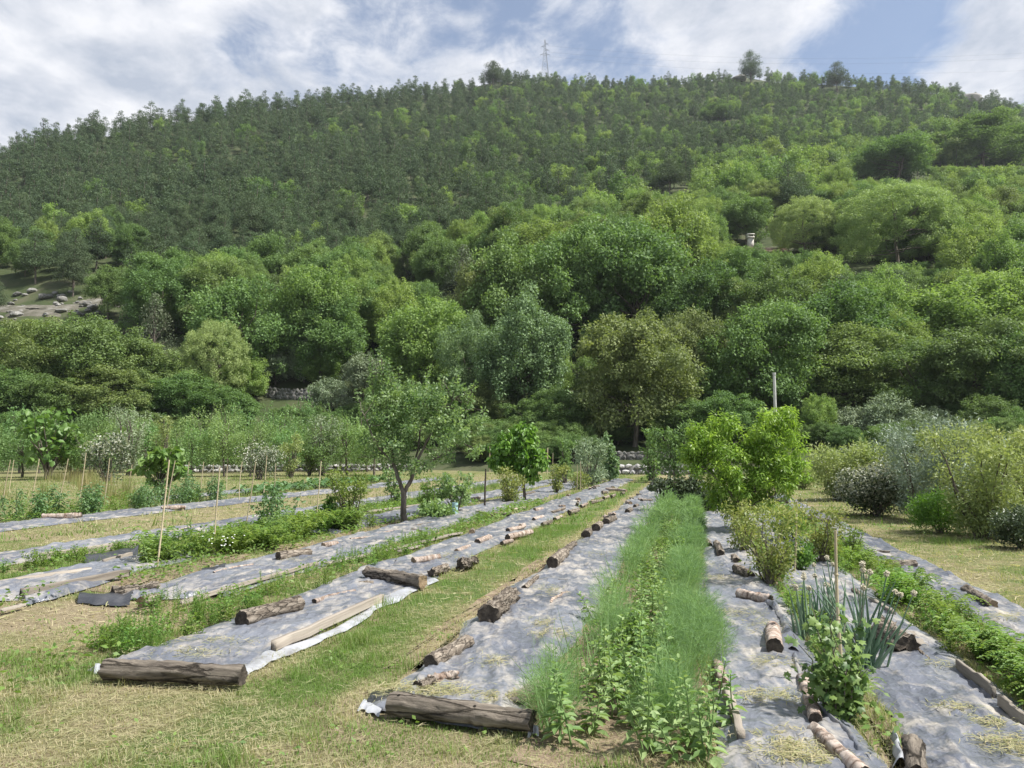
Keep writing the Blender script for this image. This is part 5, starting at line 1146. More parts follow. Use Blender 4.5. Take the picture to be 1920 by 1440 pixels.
# middle
bush('loose_shrub', 'loose olive-green shrub left of the fork-trunked fruit tree', 655, 992, 884, 96, 'shrub', .085, 2300, 'vase', .42, clumps=54)
bush('leafy_plant', 'small dark leafy plant beside the loose shrub', 613, 993, 930, 42, 'weed', .11, 500, 'column', .5)
bush('loose_shrub', 'thin shrub with a bent stem right of the fruit tree', 800, 965, 892, 60, 'shrub', .085, 900, 'vase', .45)
bush('currant_shrub', 'dark shrub growing out of a blue plant guard', 853, 962, 888, 76, 'plum', .10, 1200, 'loose', .6)
bush('nettle_patch', 'pale green nettles under the shrubs by the fruit tree', 812, 972, 942, 84, 'amaranth', .11, 700, 'round', .6, cat='plant')
bush('dry_bush', 'round twiggy brownish-green bush on the sheet below the mulberry', 958, 943, 878, 68, 'yellow', .09, 1700, 'vase', .45)
b = G(853, 966); m = MB(); m.tube([(0, 0, -.02), (0, 0, .18), (0, 0, .34)], [.075, .08, .085], 10, False)
mt = noisemat('guard', [(.30, .46, .48), (.36, .54, .55)], 3, 3, .4, (1, 1, 1), 0); tag(ob('plant_guard', m.mesh('guard', [mt], True), None, b), 'pale blue plastic plant guard around a small shrub', 'plant guard')
bush('grey_shrub', 'soft grey-green feathery shrub before the far stone wall', 1108, 912, 822, 84, 'olive', .16, 2400, 'vase', .28)
bush('grey_shrub', 'upright green shrub left of the feathery grey one', 1060, 908, 815, 44, 'apple', .15, 1400, 'column', .4)
bush('yellow_bush', 'yellow-green low bush below the feathery grey shrub', 1085, 918, 880, 52, 'yellow', .10, 900, 'round', .5)
bush('yellow_bush', 'olive-brown low bush right of the mulberry', 1045, 925, 868, 50, 'yellow', .10, 900, 'vase', .5)
bush('grey_shrub', 'grey low shrub at the far end of the rows', 1120, 908, 868, 50, 'olive', .12, 900, 'round', .4)
bush('small_tree', 'small green tree left of the dark-leaved cherry', 1222, 902, 805, 52, 'oak', .2, 900, 'column', .5, cat='tree')
# right: bushes of the onion bed
bush('blueberry_bush', 'open bush with yellow-tipped leaves and bare dark stems', 1442, 1100, 948, 165, 'yellow', .055, 2600, 'vase', .42, clumps=70)
bush('blueberry_bush', 'yellow-tipped bush behind the yellow bamboo stake', 1540, 1062, 955, 110, 'yellow', .055, 2000, 'vase', .42, clumps=54)
bush('blueberry_bush', 'smaller yellow-tipped bush under the bright bushy tree', 1395, 1040, 945, 90, 'yellow', .055, 1500, 'vase', .42, clumps=40)
bush('blueberry_bush', 'low green bush on the sheet edge by the mown path', 1600, 1048, 985, 60, 'shrub', .05, 800, 'vase', .42)
bush('lovage_bush', 'fresh green feathery herb under the bright bushy tree', 1480, 1020, 950, 80, 'weed', .07, 1600, 'round', .4)
bush('lovage_bush', 'fresh green herb between the yellow-tipped bushes', 1500, 1075, 1010, 60, 'weed', .06, 1200, 'round', .4)
# right: shrub row along the mown path
SR = [
 ('light_shrub', 'low yellow-green shrub at the far end of the shrub row', 1505, 918, 862, 62, 'willow', .11, 1300, 'round', .45, None),
 ('silver_shrub', 'silvery yellow-green shrub near the far end of the shrub row', 1572, 940, 838, 84, 'willow', .10, 2400, 'vase', .35, None),
 ('light_shrub', 'pale green bushy shrub behind the dark white-speckled one', 1625, 938, 820, 96, 'willow', .11, 2600, 'round', .45, None),
 ('silver_shrub', 'silver-leaved shrub behind the pale green bushy shrub', 1600, 925, 835, 90, 'silver', .11, 1600, 'round', .3, None),
 ('variegated_shrub', 'dark evergreen shrub with white-speckled top by the mown path', 1645, 968, 872, 108, 'dark', .075, 3200, 'round', .5, 'white'),
 ('silver_shrub', 'tall silvery blue-grey shrub in the shrub row', 1735, 978, 792, 150, 'silver', .085, 5200, 'vase', .28, None),
 ('dark_shrub', 'dense dark green rounded shrub at the foot of the tall silvery one', 1768, 1000, 916, 100, 'mulberry', .05, 3600, 'round', .4, None),
 ('willow_shrub', 'open pale green willow-leaved shrub with thin stems', 1850, 1012, 805, 170, 'willow', .075, 4600, 'vase', .35, None),
 ('willow_shrub', 'pale yellow-green willow-leaved shrub at the end of the shrub row', 1920, 1005, 798, 120, 'willow', .075, 3200, 'vase', .35, None),
 ('dark_shrub', 'dense dark green low shrub at the end of the shrub row', 1915, 1030, 945, 90, 'dark', .05, 2600, 'round', .45, None),
 ('light_shrub', 'yellow-green shrub behind the tall silvery one', 1690, 945, 838, 90, 'yellow', .10, 1800, 'round', .45, None),
 ('silver_shrub', 'silver-grey shrub behind the willow-leaved shrubs', 1830, 965, 812, 110, 'silver', .09, 2400, 'vase', .3, None),
]
for nm, lab, x, by, ty, w, mt_, lf, n, fm, wl_, m2 in SR: bush(nm, lab, x, by, ty, w*1.32, mt_, lf*1.1, int(n*2.4), fm, wl_, mat2=m2, clumps=75)

# currant bush with lobed leaves
def currant():
    b = G(1580, 1356); d = b[1]; k = d/F; r = np.random.default_rng(77); e = empty('currant_bush', 'leafy currant bush with lobed dark green leaves round a grey stake', 'shrub', b); tb = MB(); Vs = []; Fs = []; T = []; n = 0
    a = np.linspace(0, 2*np.pi, 15, endpoint=False); prof = np.array([.15, .62, .55, .85, .60, .95, .66, 1.0, .66, .95, .60, .85, .55, .62, .15])
    star = np.stack([np.sin(a), -np.cos(a)], -1)*prof[:, None]
    for s in range(16):
        top = np.array(((r.uniform(-78, 82))*k, r.normal()*.16, (60+r.random()*185)*k)); top[0] *= .55+.45*min(1, top[2]/(150*k))*.9; P = limb_pts((r.normal()*.03, r.normal()*.03, -.04), top, .03, 8, .04, r); tb.tube(P, np.linspace(.007, .002, 8), 5, False)
        for q in range(34):
            t = .12+.88*r.random(); c = P[min(7, int(t*7))]+r.normal(size=3)*np.array((.05, .05, .03)); s_ = .042*(.6+.7*r.random()); nn = unit(np.array((r.normal()*.6, -.45+r.normal()*.5, .75))); x = unit(np.cross(nn, r.normal(size=3))); y = np.cross(nn, x)
            V = c+star[:, :1]*x*s_+star[:, 1:]*y*s_-nn*(np.abs(star[:, :1])*s_*.25); Vs.append(np.vstack([V, c+nn*.004])); i = np.arange(15); Fs.append(np.stack([i, (i+1) % 15, np.full(15, 15)], -1)+n); n += 16; T.append(np.full(16, r.random()))
    ob('stems', tb.mesh('stems', [M['bark']], True), e); ob('foliage', mk('foliage', np.vstack(Vs), np.vstack(Fs), [LM['currant']], tint=np.concatenate(T)), e)
currant()
def onions(name, label, x, y, hpx, n, spread, nf, seed):
    b = G(x, y); k = b[1]/F; r = np.random.default_rng(seed); e = empty(name, label, 'plant', b); hm = noisemat('onion_flower', [(.46, .42, .30), (.62, .58, .46)], 20, 4, .9) if 'onion_flower' not in bpy.data.materials else bpy.data.materials['onion_flower']
    for i in range(n+nf):
        fl = i >= n; a = r.random()*6.28; l = hpx*k*(.55+.5*r.random()) if not fl else hpx*k*(.8+.35*r.random()); sp = spread*(.25+.75*r.random())*(.7 if fl else 1); bs = np.array((r.normal()*.05, r.normal()*.05, -.03)); t = np.linspace(0, 1, 9)[:, None]
        P = bs+np.array((math.cos(a)*sp*l, math.sin(a)*sp*l*.8, 0))*t**1.25+np.array((0, 0, l))*(t-(0 if fl else .12*r.random())*t**3)
        mb = MB(); rad = np.array([.6, .95, 1, .95, .85, .7, .55, .4, .18])*(.0135 if not fl else .009); 
        if fl: rad = np.maximum(rad, .005)
        mb.tube(P, rad, 7); me = mb.mesh('onion_leaf', [LM['onion']], True); at = me.attributes.new('tint', 'FLOAT', 'POINT'); at.data.foreach_set('value', np.full(len(me.vertices), r.random(), np.float32))
        st = ob('flower_stalk' if fl else 'leaf', me, e)
        if fl:
            h = MB(); c = P[-1]
            for q in unit(r.normal(size=(60, 3))): h.tube([c+q*.006, c+q*(.018+.010*r.random())], [.0035, .0045], 4)
            ob('flower_head', h.mesh('flower_head', [hm]), st)
onions('onion_clump', 'big clump of blue-green onion leaves with pale flower heads', 1622, 1262, 185, 26, .72, 10, 5)
onions('onion_clump', 'smaller onion clump with pale flower heads behind the currant bush', 1512, 1200, 112, 11, .30, 6, 6)
onions('onion_clump', 'thin onion clump between the currant bush and the grey stake', 1560, 1185, 125, 14, .4, 4, 8)

# ------------------------------------------------------------------ weeds and crops, each plant its own object
def weed_mesh(kind, seed):
    r = np.random.default_rng(seed); P = []; N = []; D = []; L = []; W = []; tb = MB(); six = True; mat = 'weed'
    def leaf(p, n, d, l, w): P.append(p); N.append(n); D.append(d); L.append(l); W.append(w)
    Z = np.array((0, 0, 1.0))
    if kind == 'amaranth':
        mat = 'amaranth'
        for s in range(3):
            h = .34+.2*r.random(); b = np.array((r.normal()*.08, r.normal()*.08, 0)); tp = b+np.array((r.normal()*.06, r.normal()*.06, h)); tb.tube(limb_pts(b-Z*.03, tp, 0, 5, .03, r), np.linspace(.008, .004, 5), 5, False); a = r.random()*6
            for i in range(22):
                t = .15+.85*i/21; a += 2.4; p = b*(1-t)+tp*t; up_ = .15+.9*t*t; d = np.array((math.cos(a), math.sin(a), up_-.35)); l = (.13-.075*t)*(.8+.4*r.random()); leaf(p+d*.03*(1-t), Z+.3*r.normal(size=3)-d*.2, d, l, l*.55)
    elif kind == 'bush':
        for s in range(11):
            h = .18+.2*r.random(); b = np.array((r.normal()*.09, r.normal()*.09, 0)); tp = b*1.5+np.array((r.normal()*.07, r.normal()*.07, h)); tb.tube([b-Z*.02, tp], [.004, .002], 4, False)
            for i in range(22):
                t = .1+.9*r.random(); a = r.random()*6.28; d = np.array((math.cos(a), math.sin(a), .35*r.normal()+.15)); l = .05*(.6+.7*r.random()); leaf(b*(1-t)+tp*t+d*.02, Z+.5*r.normal(size=3), d, l, l*.62)
    elif kind == 'willow':
        for s in range(13):
            h = .2+.28*r.random(); b = np.array((r.normal()*.13, r.normal()*.13, 0)); tp = b+np.array((r.normal()*.05, r.normal()*.05, h)); tb.tube([b-Z*.02, tp], [.004, .002], 4, False); a = r.random()*6
            for i in range(20): t = .15+.85*i/19; a += 2.4; d = np.array((math.cos(a), math.sin(a), .5+.6*t)); l = .065*(1.1-.5*t); leaf(b*(1-t)+tp*t, Z-d*.3+.2*r.normal(size=3), d, l, l*.22)
    elif kind == 'squash':
        mat = 'squash'
        for s in range(20):
            a = r.random()*6.28; l = .1+.32*r.random(); h = .1+.16*r.random(); tp = np.array((math.cos(a)*l, math.sin(a)*l, h)); tb.tube([(0, 0, 0), tp*np.array((.6, .6, .8)), tp], [.006, .005, .004], 4, False); leaf(tp-np.array((math.cos(a), math.sin(a), 0))*.06, Z+.35*r.normal(size=3), np.array((math.cos(a), math.sin(a), -.1)), .18, .19)
    elif kind == 'tomato':
        mat = 'squash'
        for s in range(5):
            b = np.array((r.normal()*.07, r.normal()*.07, 0)); tp = b+np.array((r.normal()*.08, r.normal()*.08, .5+.3*r.random())); tb.tube([b-Z*.03, tp], [.008, .004], 4, False)
            for i in range(46): t = .1+.9*r.random(); a = r.random()*6.28; o_ = .16*r.random(); d = np.array((math.cos(a), math.sin(a), -.25+.5*r.normal())); l = .085*(.6+.6*r.random()); leaf(b*(1-t)+tp*t+d*o_, Z+.5*r.normal(size=3), d, l, l*.5)
    else:  # lush pinnate herb
        for s in range(16):
            a = r.random()*6.28; l = .3+.2*r.random(); hh = .24+.22*r.random()
            for i in range(18):
                t = i/17; p = np.array((math.cos(a)*l*t, math.sin(a)*l*t, hh*math.sin(t*2.2)))
                for sd_ in (-1, 1): d = np.array((math.cos(a+sd_*1.1), math.sin(a+sd_*1.1), .1)); leaf(p, Z+.3*r.normal(size=3), d, .075*(1.1-.6*t), .03)
    V, Fq, m = leafgeo(np.array(P), np.array(N, float), np.array(D, float), np.array(L), np.array(W), .15, six)
    t = np.repeat(np.clip(r.random(len(P)), 0, 1), m); fol = mk(kind+'_foliage', V, Fq, [LM[mat]], tint=t)
    st = None
    if tb.n:
        st = tb.mesh(kind+'_stems', [LM[mat]], True); at = st.attributes.new('tint', 'FLOAT', 'POINT'); at.data.foreach_set('value', np.full(len(st.vertices), .4, np.float32))
    return st, fol
WD = {k: [weed_mesh(k, 500+i*11+j*3) for i in range(3)] for j, k in enumerate(('amaranth', 'bush', 'willow', 'squash', 'tomato', 'lush'))}
wr = random.Random(99)
def weed(kind, u, v, s, name, label, group, z=0.0, xy=None):
    x, y = xy if xy is not None else UV(u, v); st, fo = WD[kind][wr.randrange(3)]; sc = s*wr.uniform(.75, 1.25)
    e = empty(name, label, 'plant', (x, y, z), group, wr.uniform(0, 6.28), (sc, sc, sc*wr.uniform(.85, 1.2)))
    if st: ob('stems', st, e)
    ob('foliage', fo, e)
A_ = ('amaranth_plant', 'upright broad-leaved plant growing between the fennel rows', 'broad-leaved plants in the fennel bed')
for x, y in ((1100, 1375), (1065, 1395), (1150, 1345), (1185, 1330), (1255, 1345), (1310, 1420), (1335, 1440), (1290, 1395), (1160, 1280), (1345, 1370), (1120, 1300), (1230, 1420)):
    weed('amaranth', 0, 0, (.8 if y > 1300 else .7), *A_, xy=tuple(G(x, y)[:2]))
for i in range(46):
    u = 5.6+13*wr.random()**1.4; weed('amaranth' if i % 3 else 'bush', u, -.45+wr.gauss(0, .10), .75, *A_)
for i in range(58): u = 6.0+13*wr.random()**1.2; weed(wr.choice(('willow', 'willow', 'bush')), u, -5.05+wr.gauss(0, .2), .58, 'weed_plant', 'thin-leaved weed in the grassy gap left of the sheet with the white edge', 'weeds between two sheets')
for x, y in ((235, 1200), (270, 1215), (300, 1195), (250, 1230), (330, 1165), (295, 1150), (315, 1135), (355, 1200), (365, 1175), (430, 1150), (405, 1165), (210, 1220)): weed(wr.choice(('willow', 'bush')), 0, 0, .72, 'weed_plant', 'leafy weed by the near end of the sheet with the white edge', 'weeds at the near end of a sheet', xy=tuple(G(x, y)[:2]))
for i in range(60): u = 10.3+6.5*wr.random(); weed(wr.choice(('lush', 'bush', 'lush', 'amaranth')), u, -7.95+wr.gauss(0, .42), 1.0, 'bushy_weed', 'lush bushy weed in the green patch around the tall bamboo stakes', 'lush weeds around the stakes')
for x, y in ((500, 1000), (515, 995), (520, 985)): weed('tomato', 0, 0, 1.25, 'bushy_weed', 'lush bushy weed in the green patch around the tall bamboo stakes', 'lush weeds around the stakes', xy=tuple(G(x, y)[:2]))
for i in range(34): u = 8+5*wr.random(); weed('bush', u, -9.6+wr.gauss(0, .14), .6, 'weed_plant', 'low weed along the long weathered board', 'weeds along the board')
for i in range(80): u = 5.0+10*wr.random()**1.3; weed(wr.choice(('bush', 'bush', 'lush')), u, 2.44+wr.gauss(0, .17), .62, 'weed_plant', 'bushy green weed between the wide wrinkled sheet and the sheet by the mown path', 'weeds right of the wide sheet')
for i in range(36): u = 4.9+12*wr.random(); weed(wr.choice(('bush', 'bush', 'lush')), u, 1.1+wr.gauss(0, .06), .42, 'weed_plant', 'low green weed in the narrow onion bed', 'weeds in the onion bed')
for i in range(34): u = 13.5+12*wr.random(); weed('tomato', u, -16.6+wr.gauss(0, .25), .95, 'tomato_plant', 'tomato plant growing under the bamboo stakes', 'tomato plants')
for i in range(34): u = 26+16*wr.random(); weed('squash', u, -17.4+wr.gauss(0, .45), 1.2, 'squash_plant', 'squash plant with broad leaves on the far sheet', 'squash plants')
for i in range(26): u = 12+14*wr.random(); weed('bush', u, -17.2+wr.gauss(0, .4), 1.0, 'weed_plant', 'green weed behind the tomato plants', 'weeds behind the tomatoes')
for i in range(40): u = 17+20*wr.random(); weed(wr.choice(('bush', 'willow')), u, -9.4+wr.gauss(0, .3), .7, 'weed_plant', 'low weed between the sheets near the fruit tree', 'weeds near the fruit tree')

# ------------------------------------------------------------------ grass, straw, fennel: uncountable ground cover
SHEETS = [(13.9, 46, -16.1, -14.6), (24, 44, -19.4, -18.3), (8.4, 48, -11.5, -10.1), (7.4, 11.6, -9.0, -7.75), (15.2, 46, -8.5, -7.3), (8.1, 47, -6.9, -5.45), (5.45, 47, -4.75, -3.5), (4.95, 46, -2.25, -1.05), (3.4, 34, .08, 1.0), (3.4, 22, 1.18, 2.15), (6.2, 32, 2.75, 3.5)]
def open_ground(u, v, marg=.02):
    ok = np.ones(len(u), bool)
    for a, b, c, d in SHEETS: ok &= ~((u > a-.02) & (u < b) & (v > c+marg) & (v < d-marg))
    return ok
def wedge(n, r0, r1, r):
    rad = np.sqrt(r.uniform(r0*r0, r1*r1, n)); a = r.uniform(-.64, .64, n); x = np.sin(a)*rad; y = np.cos(a)*rad
    return x*EU[0]+y*EU[1], x*EV[0]+y*EV[1]
def green(u, v):
    g = bandvals(v, u); nr = np.clip((6.0-u-vnoise(u, v, 31)*.8)/1.0, 0, 1); g = g*(1-nr)+.42*nr
    g = g-.8*np.exp(-((u-7.0)/.9)**2-((v+6.4)/1.3)**2)
    return g+(fbm(u*1.1, v*1.1, 33, 3)-.44)*2.6+(vnoise(u*5, v*5, 35)-.5)*.8
def blades(name, label, n, r0, r1, h, w, seed, seg=2, straw=.0):
    r = np.random.default_rng(seed); u, v = wedge(n, r0, r1, r); g = green(u, v); tall = fbm(u*.8+7, v*.8, 61, 3)
    edge = np.zeros(len(u))
    for a, b, c, d in SHEETS: edge = np.maximum(edge, ((u > a-.3) & (u < b))*np.exp(-np.minimum(np.abs(v-c), np.abs(v-d))/.10))
    bed = (v > -1.05) & (v < .08) & (u > 4.7)
    ok = open_ground(u, v, .03) & (r.random(n) < np.clip(.35+g*.9+edge*.3, .2, 1)) & ~(bed & (r.random(n) < .75))
    u, v, g, tall, edge = (q[ok] for q in (u, v, g, tall, edge)); n = len(u)
    hh = h*(.5+.8*r.random(n))*(.5+1.3*np.clip((tall-.35)*4, 0, 1)*np.clip(g, 0, 1)+edge*.6+1.6*np.clip((vnoise(u*4.3, v*4.3, 63)-.72)*6, 0, 1)*np.clip(g+.2, 0, 1)); tint = np.clip(g*1.05+(r.random(n)-.5)*.8, 0, 1)
    x = u*EU[0]+v*EV[0]; y = u*EU[1]+v*EV[1]; B = np.column_stack([x, y, np.zeros(n)])
    a = r.random(n)*6.283; D = np.column_stack([np.cos(a), np.sin(a), np.zeros(n)]); X = np.column_stack([-np.sin(a), np.cos(a), np.zeros(n)]); ww = (w*(.6+.8*r.random(n)))[:, None]; bd = (hh*(.2+.9*r.random(n)))[:, None]; Zh = np.column_stack([np.zeros(n), np.zeros(n), hh])
    if seg == 2:
        V = np.stack([B-X*ww*.5, B+X*ww*.5, B+Zh*.6+D*bd*.35+X*ww*.4, B+Zh*.6+D*bd*.35-X*ww*.4, B+Zh+D*bd], 1); b = np.arange(n)[:, None]*5
        Fs = [b+np.array((3, 2, 4)), b+np.array((0, 1, 2, 3))]; m = 5
    else:
        V = np.stack([B-X*ww*.5, B+X*ww*.5, B+Zh+D*bd], 1); Fs = [np.arange(n)[:, None]*3+np.arange(3)]; m = 3
    tag(ob(name, mk(name, V.reshape(-1, 3), Fs, [LM['grass']], tint=np.repeat(tint, m))), label, 'grass', kind='stuff')
blades('grass', 'short dry and green grass in the foreground', 150000, 3.2, 8.5, .045, .0042, 1)
blades('grass', 'short grass between the near rows', 110000, 8.5, 18, .06, .008, 2, 1)
blades('grass', 'mown grass of the far field', 120000, 18, 60, .09, .026, 3, 1)
def straw(name, label, n, r0, r1, seed, spots=None, z0=.01, ln=.13, w=.0035):
    r = np.random.default_rng(seed)
    if spots is None:
        u, v = wedge(n, r0, r1, r); g = green(u, v); ok = open_ground(u, v, .1) & (r.random(n) < np.clip(1.1-g, .1, 1)) & ~((v > -1.2) & (v < .1) & (u > 5)); u = u[ok]; v = v[ok]; B = np.column_stack([u*EU[0]+v*EV[0], u*EU[1]+v*EV[1], z0+.03*r.random(len(u))**2])
    else:
        B = []
        for x, y, rx, ry, m in spots:
            m = int(m*2.0); rx *= 1.5; ry *= 1.5
            c = G(x, y, .05); k = c[1]/F; q = r.normal(size=(m, 2))*.55; B.append(np.column_stack([c[0]+q[:, 0]*rx*k, c[1]+q[:, 1]*ry*k*c[1]/CH*.9, .055+.035*r.random(m)]))
        B = np.vstack(B)
    n = len(B); a = r.random(n)*6.283; l = ln*(.35+1.0*r.random(n)); D = np.column_stack([np.cos(a), np.sin(a), r.normal(size=n)*.10]); X = np.column_stack([-np.sin(a), np.cos(a), r.normal(size=n)*.3]); ww = w*(.6+.8*r.random(n))[:, None]; l = l[:, None]; bend = X*l*(r.normal(size=n)*.05)[:, None]
    V = np.stack([B-X*ww, B+X*ww, B+D*l*.5+X*ww+bend, B+D*l*.5-X*ww+bend, B+D*l+X*ww*.5, B+D*l-X*ww*.5], 1); b = np.arange(n)[:, None]*6
    tag(ob(name, mk(name, V.reshape(-1, 3), [np.vstack([b+np.array((0, 1, 2, 3)), b+np.array((3, 2, 4, 5))])], [LM['grass']], tint=np.repeat(np.clip(r.random(n)*.6-.05, 0, 1), 6))), label, 'straw', kind='stuff')
straw('cut_straw', 'cut dry straw scattered over the foreground grass', 95000, 3.2, 9, 11, ln=.075, w=.0011)
straw('cut_straw', 'cut dry straw between the farther rows', 22000, 9, 24, 12, ln=.14, w=.005)
straw('straw_heap', 'small heaps of straw and shredded bark lying on the plastic sheets', 0, 0, 0, 13, [(1025, 1170, 18, 6, 120), (1035, 1190, 26, 6, 160), (918, 1243, 20, 8, 130), (940, 1310, 40, 7, 260), (820, 1300, 55, 10, 330), (770, 1292, 40, 8, 200), (1035, 1108, 22, 8, 130), (1320, 1060, 22, 6, 70), (1340, 1085, 22, 5, 90), (1370, 1150, 40, 6, 170), (1440, 1310, 45, 9, 280), (1455, 1245, 25, 9, 140), (1430, 1180, 26, 12, 160), (1465, 1390, 40, 14, 260), (1500, 1420, 50, 12, 260), (1900, 1400, 40, 14, 260), (1790, 1330, 25, 7, 110), (1860, 1360, 25, 8, 110), (340, 1225, 60, 7, 170), (400, 1205, 50, 6, 130), (830, 1048, 26, 4, 90), (850, 1040, 16, 4, 60), (850, 985, 30, 4, 110), (940, 970, 40, 4, 130), (990, 948, 40, 4, 110), (560, 1050, 20, 3, 60), (1090, 1015, 22, 5, 90), (1115, 1040, 22, 4, 80), (1890, 1160, 25, 8, 160), (1840, 1105, 30, 8, 180), (1770, 1250, 20, 5, 60)], ln=.07, w=.002)

def meadow_tall():
    r = np.random.default_rng(15); n = 9000; x = r.uniform(-40, 330, n); y = r.uniform(895, 938, n); keep = fbm(x/40, y/20, 71, 3) > .47; x = x[keep]; y = y[keep]; B = np.array([G(a, b) for a, b in zip(x, y)]); n = len(B)
    a = r.random(n)*6.283; D = np.column_stack([np.cos(a), np.sin(a), np.zeros(n)]); X = np.column_stack([-np.sin(a), np.cos(a), np.zeros(n)]); h = (.35+.6*r.random(n))[:, None]; Zv = np.array((0, 0, 1.0))
    V = np.stack([B-X*.012, B+X*.012, B+Zv*h+D*h*.25*r.random((n, 1))], 1); t = np.clip(fbm(x/30, y/12, 75, 2)*1.6-.35+(r.random(n)-.5)*.5, 0, 1)
    tag(ob('tall_grass', mk('tall_grass', V.reshape(-1, 3), np.arange(n)[:, None]*3+np.arange(3), [LM['meadowgrass']], tint=np.repeat(t, 3))), 'tall half-dry meadow grass behind the bamboo stakes', 'grass', kind='stuff')
meadow_tall()
def low_weeds():
    r = np.random.default_rng(17); n = 80000; u, v = wedge(n, 3.2, 26, r); g = green(u, v); m = fbm(u*1.7, v*1.7, 81, 3)
    zone = ((v > -5.5) & (v < -4.6)) | ((v > 2.1) & (v < 2.8)) | ((v > -9.8) & (v < -6.9)) | ((v > .98) & (v < 1.2)) | ((v > -1.0) & (v < .05) & (u > 5)) | ((v > -17.5) & (v < -16.0))
    ok = open_ground(u, v, .05) & ((zone & (m > .36)) | (m > .61)) & (u > 3.4); u = u[ok]; v = v[ok]; n = len(u); zone = zone[ok]; P = np.column_stack([u*EU[0]+v*EV[0], u*EU[1]+v*EV[1], np.where(zone, .16, .06)*r.random(n)+.01])
    a = r.random(n)*6.283; D = np.column_stack([np.cos(a), np.sin(a), r.normal(size=n)*.4]); N_ = np.column_stack([r.normal(size=n)*.5, r.normal(size=n)*.5, np.ones(n)]); L_ = (.03+.03*r.random(n))*(1+u*.05)*np.where(zone, 1.0, .6)
    V, Fq, k = leafgeo(P, N_, D, L_, L_*.55); tag(ob('ground_cover', mk('ground_cover', V, Fq, [LM['weed']], tint=np.repeat(r.random(n), k))), 'low green weeds covering the ground between the rows', 'ground cover', kind='stuff')
low_weeds()
def fennel():
    r = np.random.default_rng(19); Vs = []; T = []
    for u0, u1, npl, nf, wd, ln in ((4.9, 9.5, 95, 620, .0032, .09), (9.5, 15, 100, 340, .006, .12), (15, 31, 200, 200, .012, .16)):
        c = r.uniform(u0, u1, npl); side = r.random(npl) < .40; far = np.clip((c-13)/10, 0, 1)
        v = np.where(side, -.84+r.normal(size=npl)*.07, -.10+r.normal(size=npl)*.075)+(vnoise(c*.9, c*0, 93)-.5)*.22; v = np.where(r.random(npl) < far*.55, r.uniform(-.95, .05, npl), v); h = (.20+.27*r.random(npl))*(.92+.2*far)*(.55+.9*vnoise(c*1.9, v*2, 91))
        nf_i = (nf*np.where(vnoise(c*1.4, side*5.0, 97) < .36, .18, 1.0)*np.where(side & (c < 13), .7, 1.0)).astype(int); idx = np.repeat(np.arange(npl), nf_i); n = len(idx); zf = r.random(n)**.75; ra = .17*(1-.55*np.abs(zf-.45))*r.random(n)**.5; a = r.random(n)*6.283
        x0 = c*EU[0]+v*EV[0]; y0 = c*EU[1]+v*EV[1]; P = np.column_stack([x0[idx]+np.cos(a)*ra, y0[idx]+np.sin(a)*ra, zf*h[idx]+.01])
        D = unit(np.column_stack([np.cos(a)*.7+r.normal(size=n)*.5, np.sin(a)*.7+r.normal(size=n)*.5, .55+r.normal(size=n)*.55])); X = unit(np.cross(D, unit(r.normal(size=(n, 3))))); l = (ln*(.5+.9*r.random(n)))[:, None]
        Vs.append(np.stack([P-X*wd*.5, P+X*wd*.5, P+D*l], 1)); T.append(np.clip(r.random(npl)[idx]*.5+r.random(n)*.5, 0, 1))
    ns = 900; c = 4.9+26*r.random(ns)**1.5; v = np.where(r.random(ns) < .42, -.84+r.normal(size=ns)*.08, -.10+r.normal(size=ns)*.08)+(vnoise(c*.9, c*0, 93)-.5)*.22
    P = np.column_stack([c*EU[0]+v*EV[0], c*EU[1]+v*EV[1], np.zeros(ns)]); D = np.column_stack([r.normal(size=(ns, 2))*.35, np.ones(ns)])*(.25+.3*r.random(ns))[:, None]; X = np.column_stack([np.ones(ns), np.zeros(ns), np.zeros(ns)])*(.004+.0004*c)[:, None]
    Vs.append(np.stack([P-X, P+X, P+D], 1)); T.append(np.clip(.75+.3*r.random(ns), 0, 1))
    V = np.vstack(Vs); n = len(V); tag(ob('fennel_rows', mk('fennel_rows', V.reshape(-1, 3), np.arange(n)[:, None]*3+np.arange(3), [LM['fennel']], tint=np.repeat(np.concatenate(T), 3))), 'feathery green fennel growing in two dense rows', 'fennel', kind='stuff')
fennel()
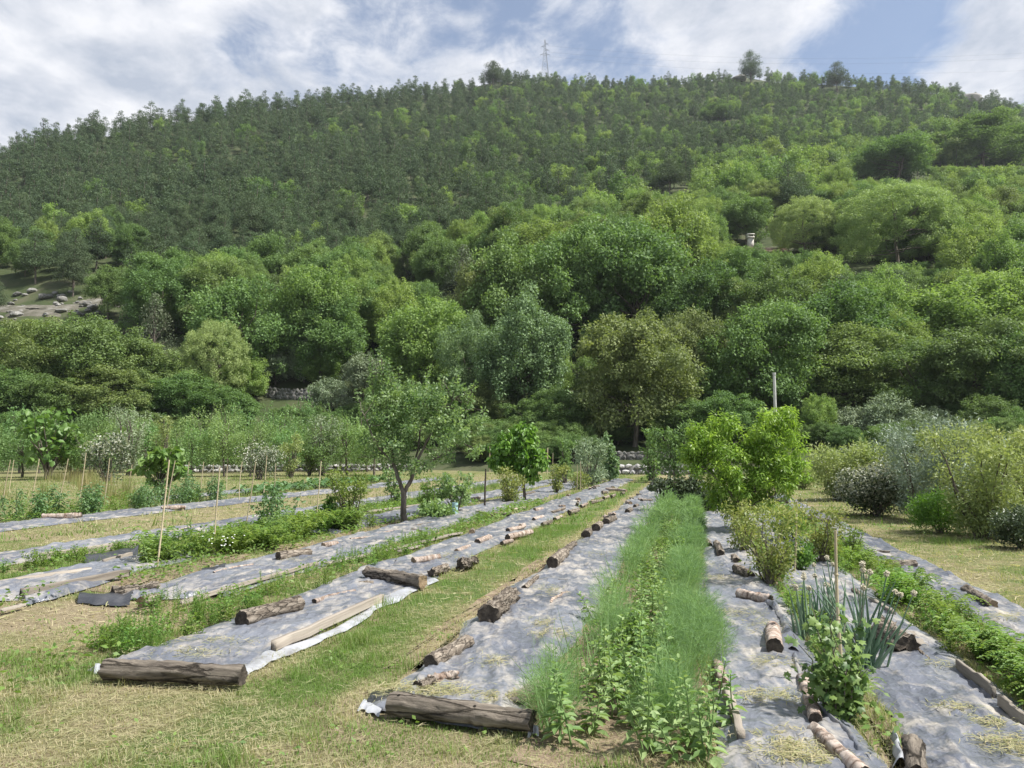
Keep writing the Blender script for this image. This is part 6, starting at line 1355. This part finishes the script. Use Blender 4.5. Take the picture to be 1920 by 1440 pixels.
def flowers():
    r = np.random.default_rng(23); mb = MB(); mw = noisemat('petal_white', [(.7, .7, .66), (.8, .8, .76)], 5, 2, .8, (1, 1, 1), 0)
    for x, y, n, s in ((420, 1055, 22, 18), (235, 905, 90, 60), (1490, 960, 20, 30)):
        for i in range(n):
            c = G(x+r.normal()*s, y+r.normal()*s*.25); c[2] = .25+.2*r.random(); k = .014
            mb.tube([c, c+np.array((0, 0, .006))], [k, k*.6], 5)
    tag(ob('wild_flowers', mb.mesh('wild_flowers', [mw])), 'tiny white wild flowers sprinkled over the weeds', 'flowers', kind='stuff')
flowers()
tot = sum(len(p.vertices)-2 for m_ in bpy.data.meshes for p in ())
print('objects', len(bpy.data.objects), 'mesh tris approx', sum(len(m_.loops)-2*len(m_.polygons) for m_ in bpy.data.meshes))
# undergrowth along the foot of the slope
ur = random.Random(4)
for i in range(230):
    x = ur.uniform(-20, 1940) if i < 190 else ur.uniform(860, 1080); y = ur.uniform(800, 868) if x > 760 else ur.uniform(785, 858)
    p = hit(x, y)
    if p is None or (330 < x < 800 and y > 850) or (y > 845 and 1120 < x < 1350): continue
    k = ur.choice(('oak', 'layer', 'oak', 'oak', 'hornbeam')); hh = ur.uniform(1.6, 3.4)
    place_tree('undergrowth_bush', {'oak': 'rounded', 'layer': 'spreading', 'hornbeam': 'olive-green'}[k]+' low bush in the undergrowth at the foot of the slope', 'bush', PR[k][i % len(PR[k])], p-np.array((0, 0, .1)), hh, hh*ur.uniform(1.0, 1.4), k+' undergrowth bushes')
# thin valley haze round everything
mb = MB(); mb.box((0, 400, 169), (2600, 2600, 341)); hz = ob('haze', mb.mesh('haze')); hz['kind'] = 'stuff'; hz['label'] = 'thin pale summer haze filling the valley air'; hz['category'] = 'haze'
m, nt, N, L, o = newmat('haze'); pv = N.new('ShaderNodeVolumePrincipled'); pv.inputs['Density'].default_value = .00012; pv.inputs['Color'].default_value = (.86, .92, 1.0, 1); pv.inputs['Anisotropy'].default_value = .25
L.new(pv.outputs[0], o.inputs['Volume']); hz.data.materials.append(m)
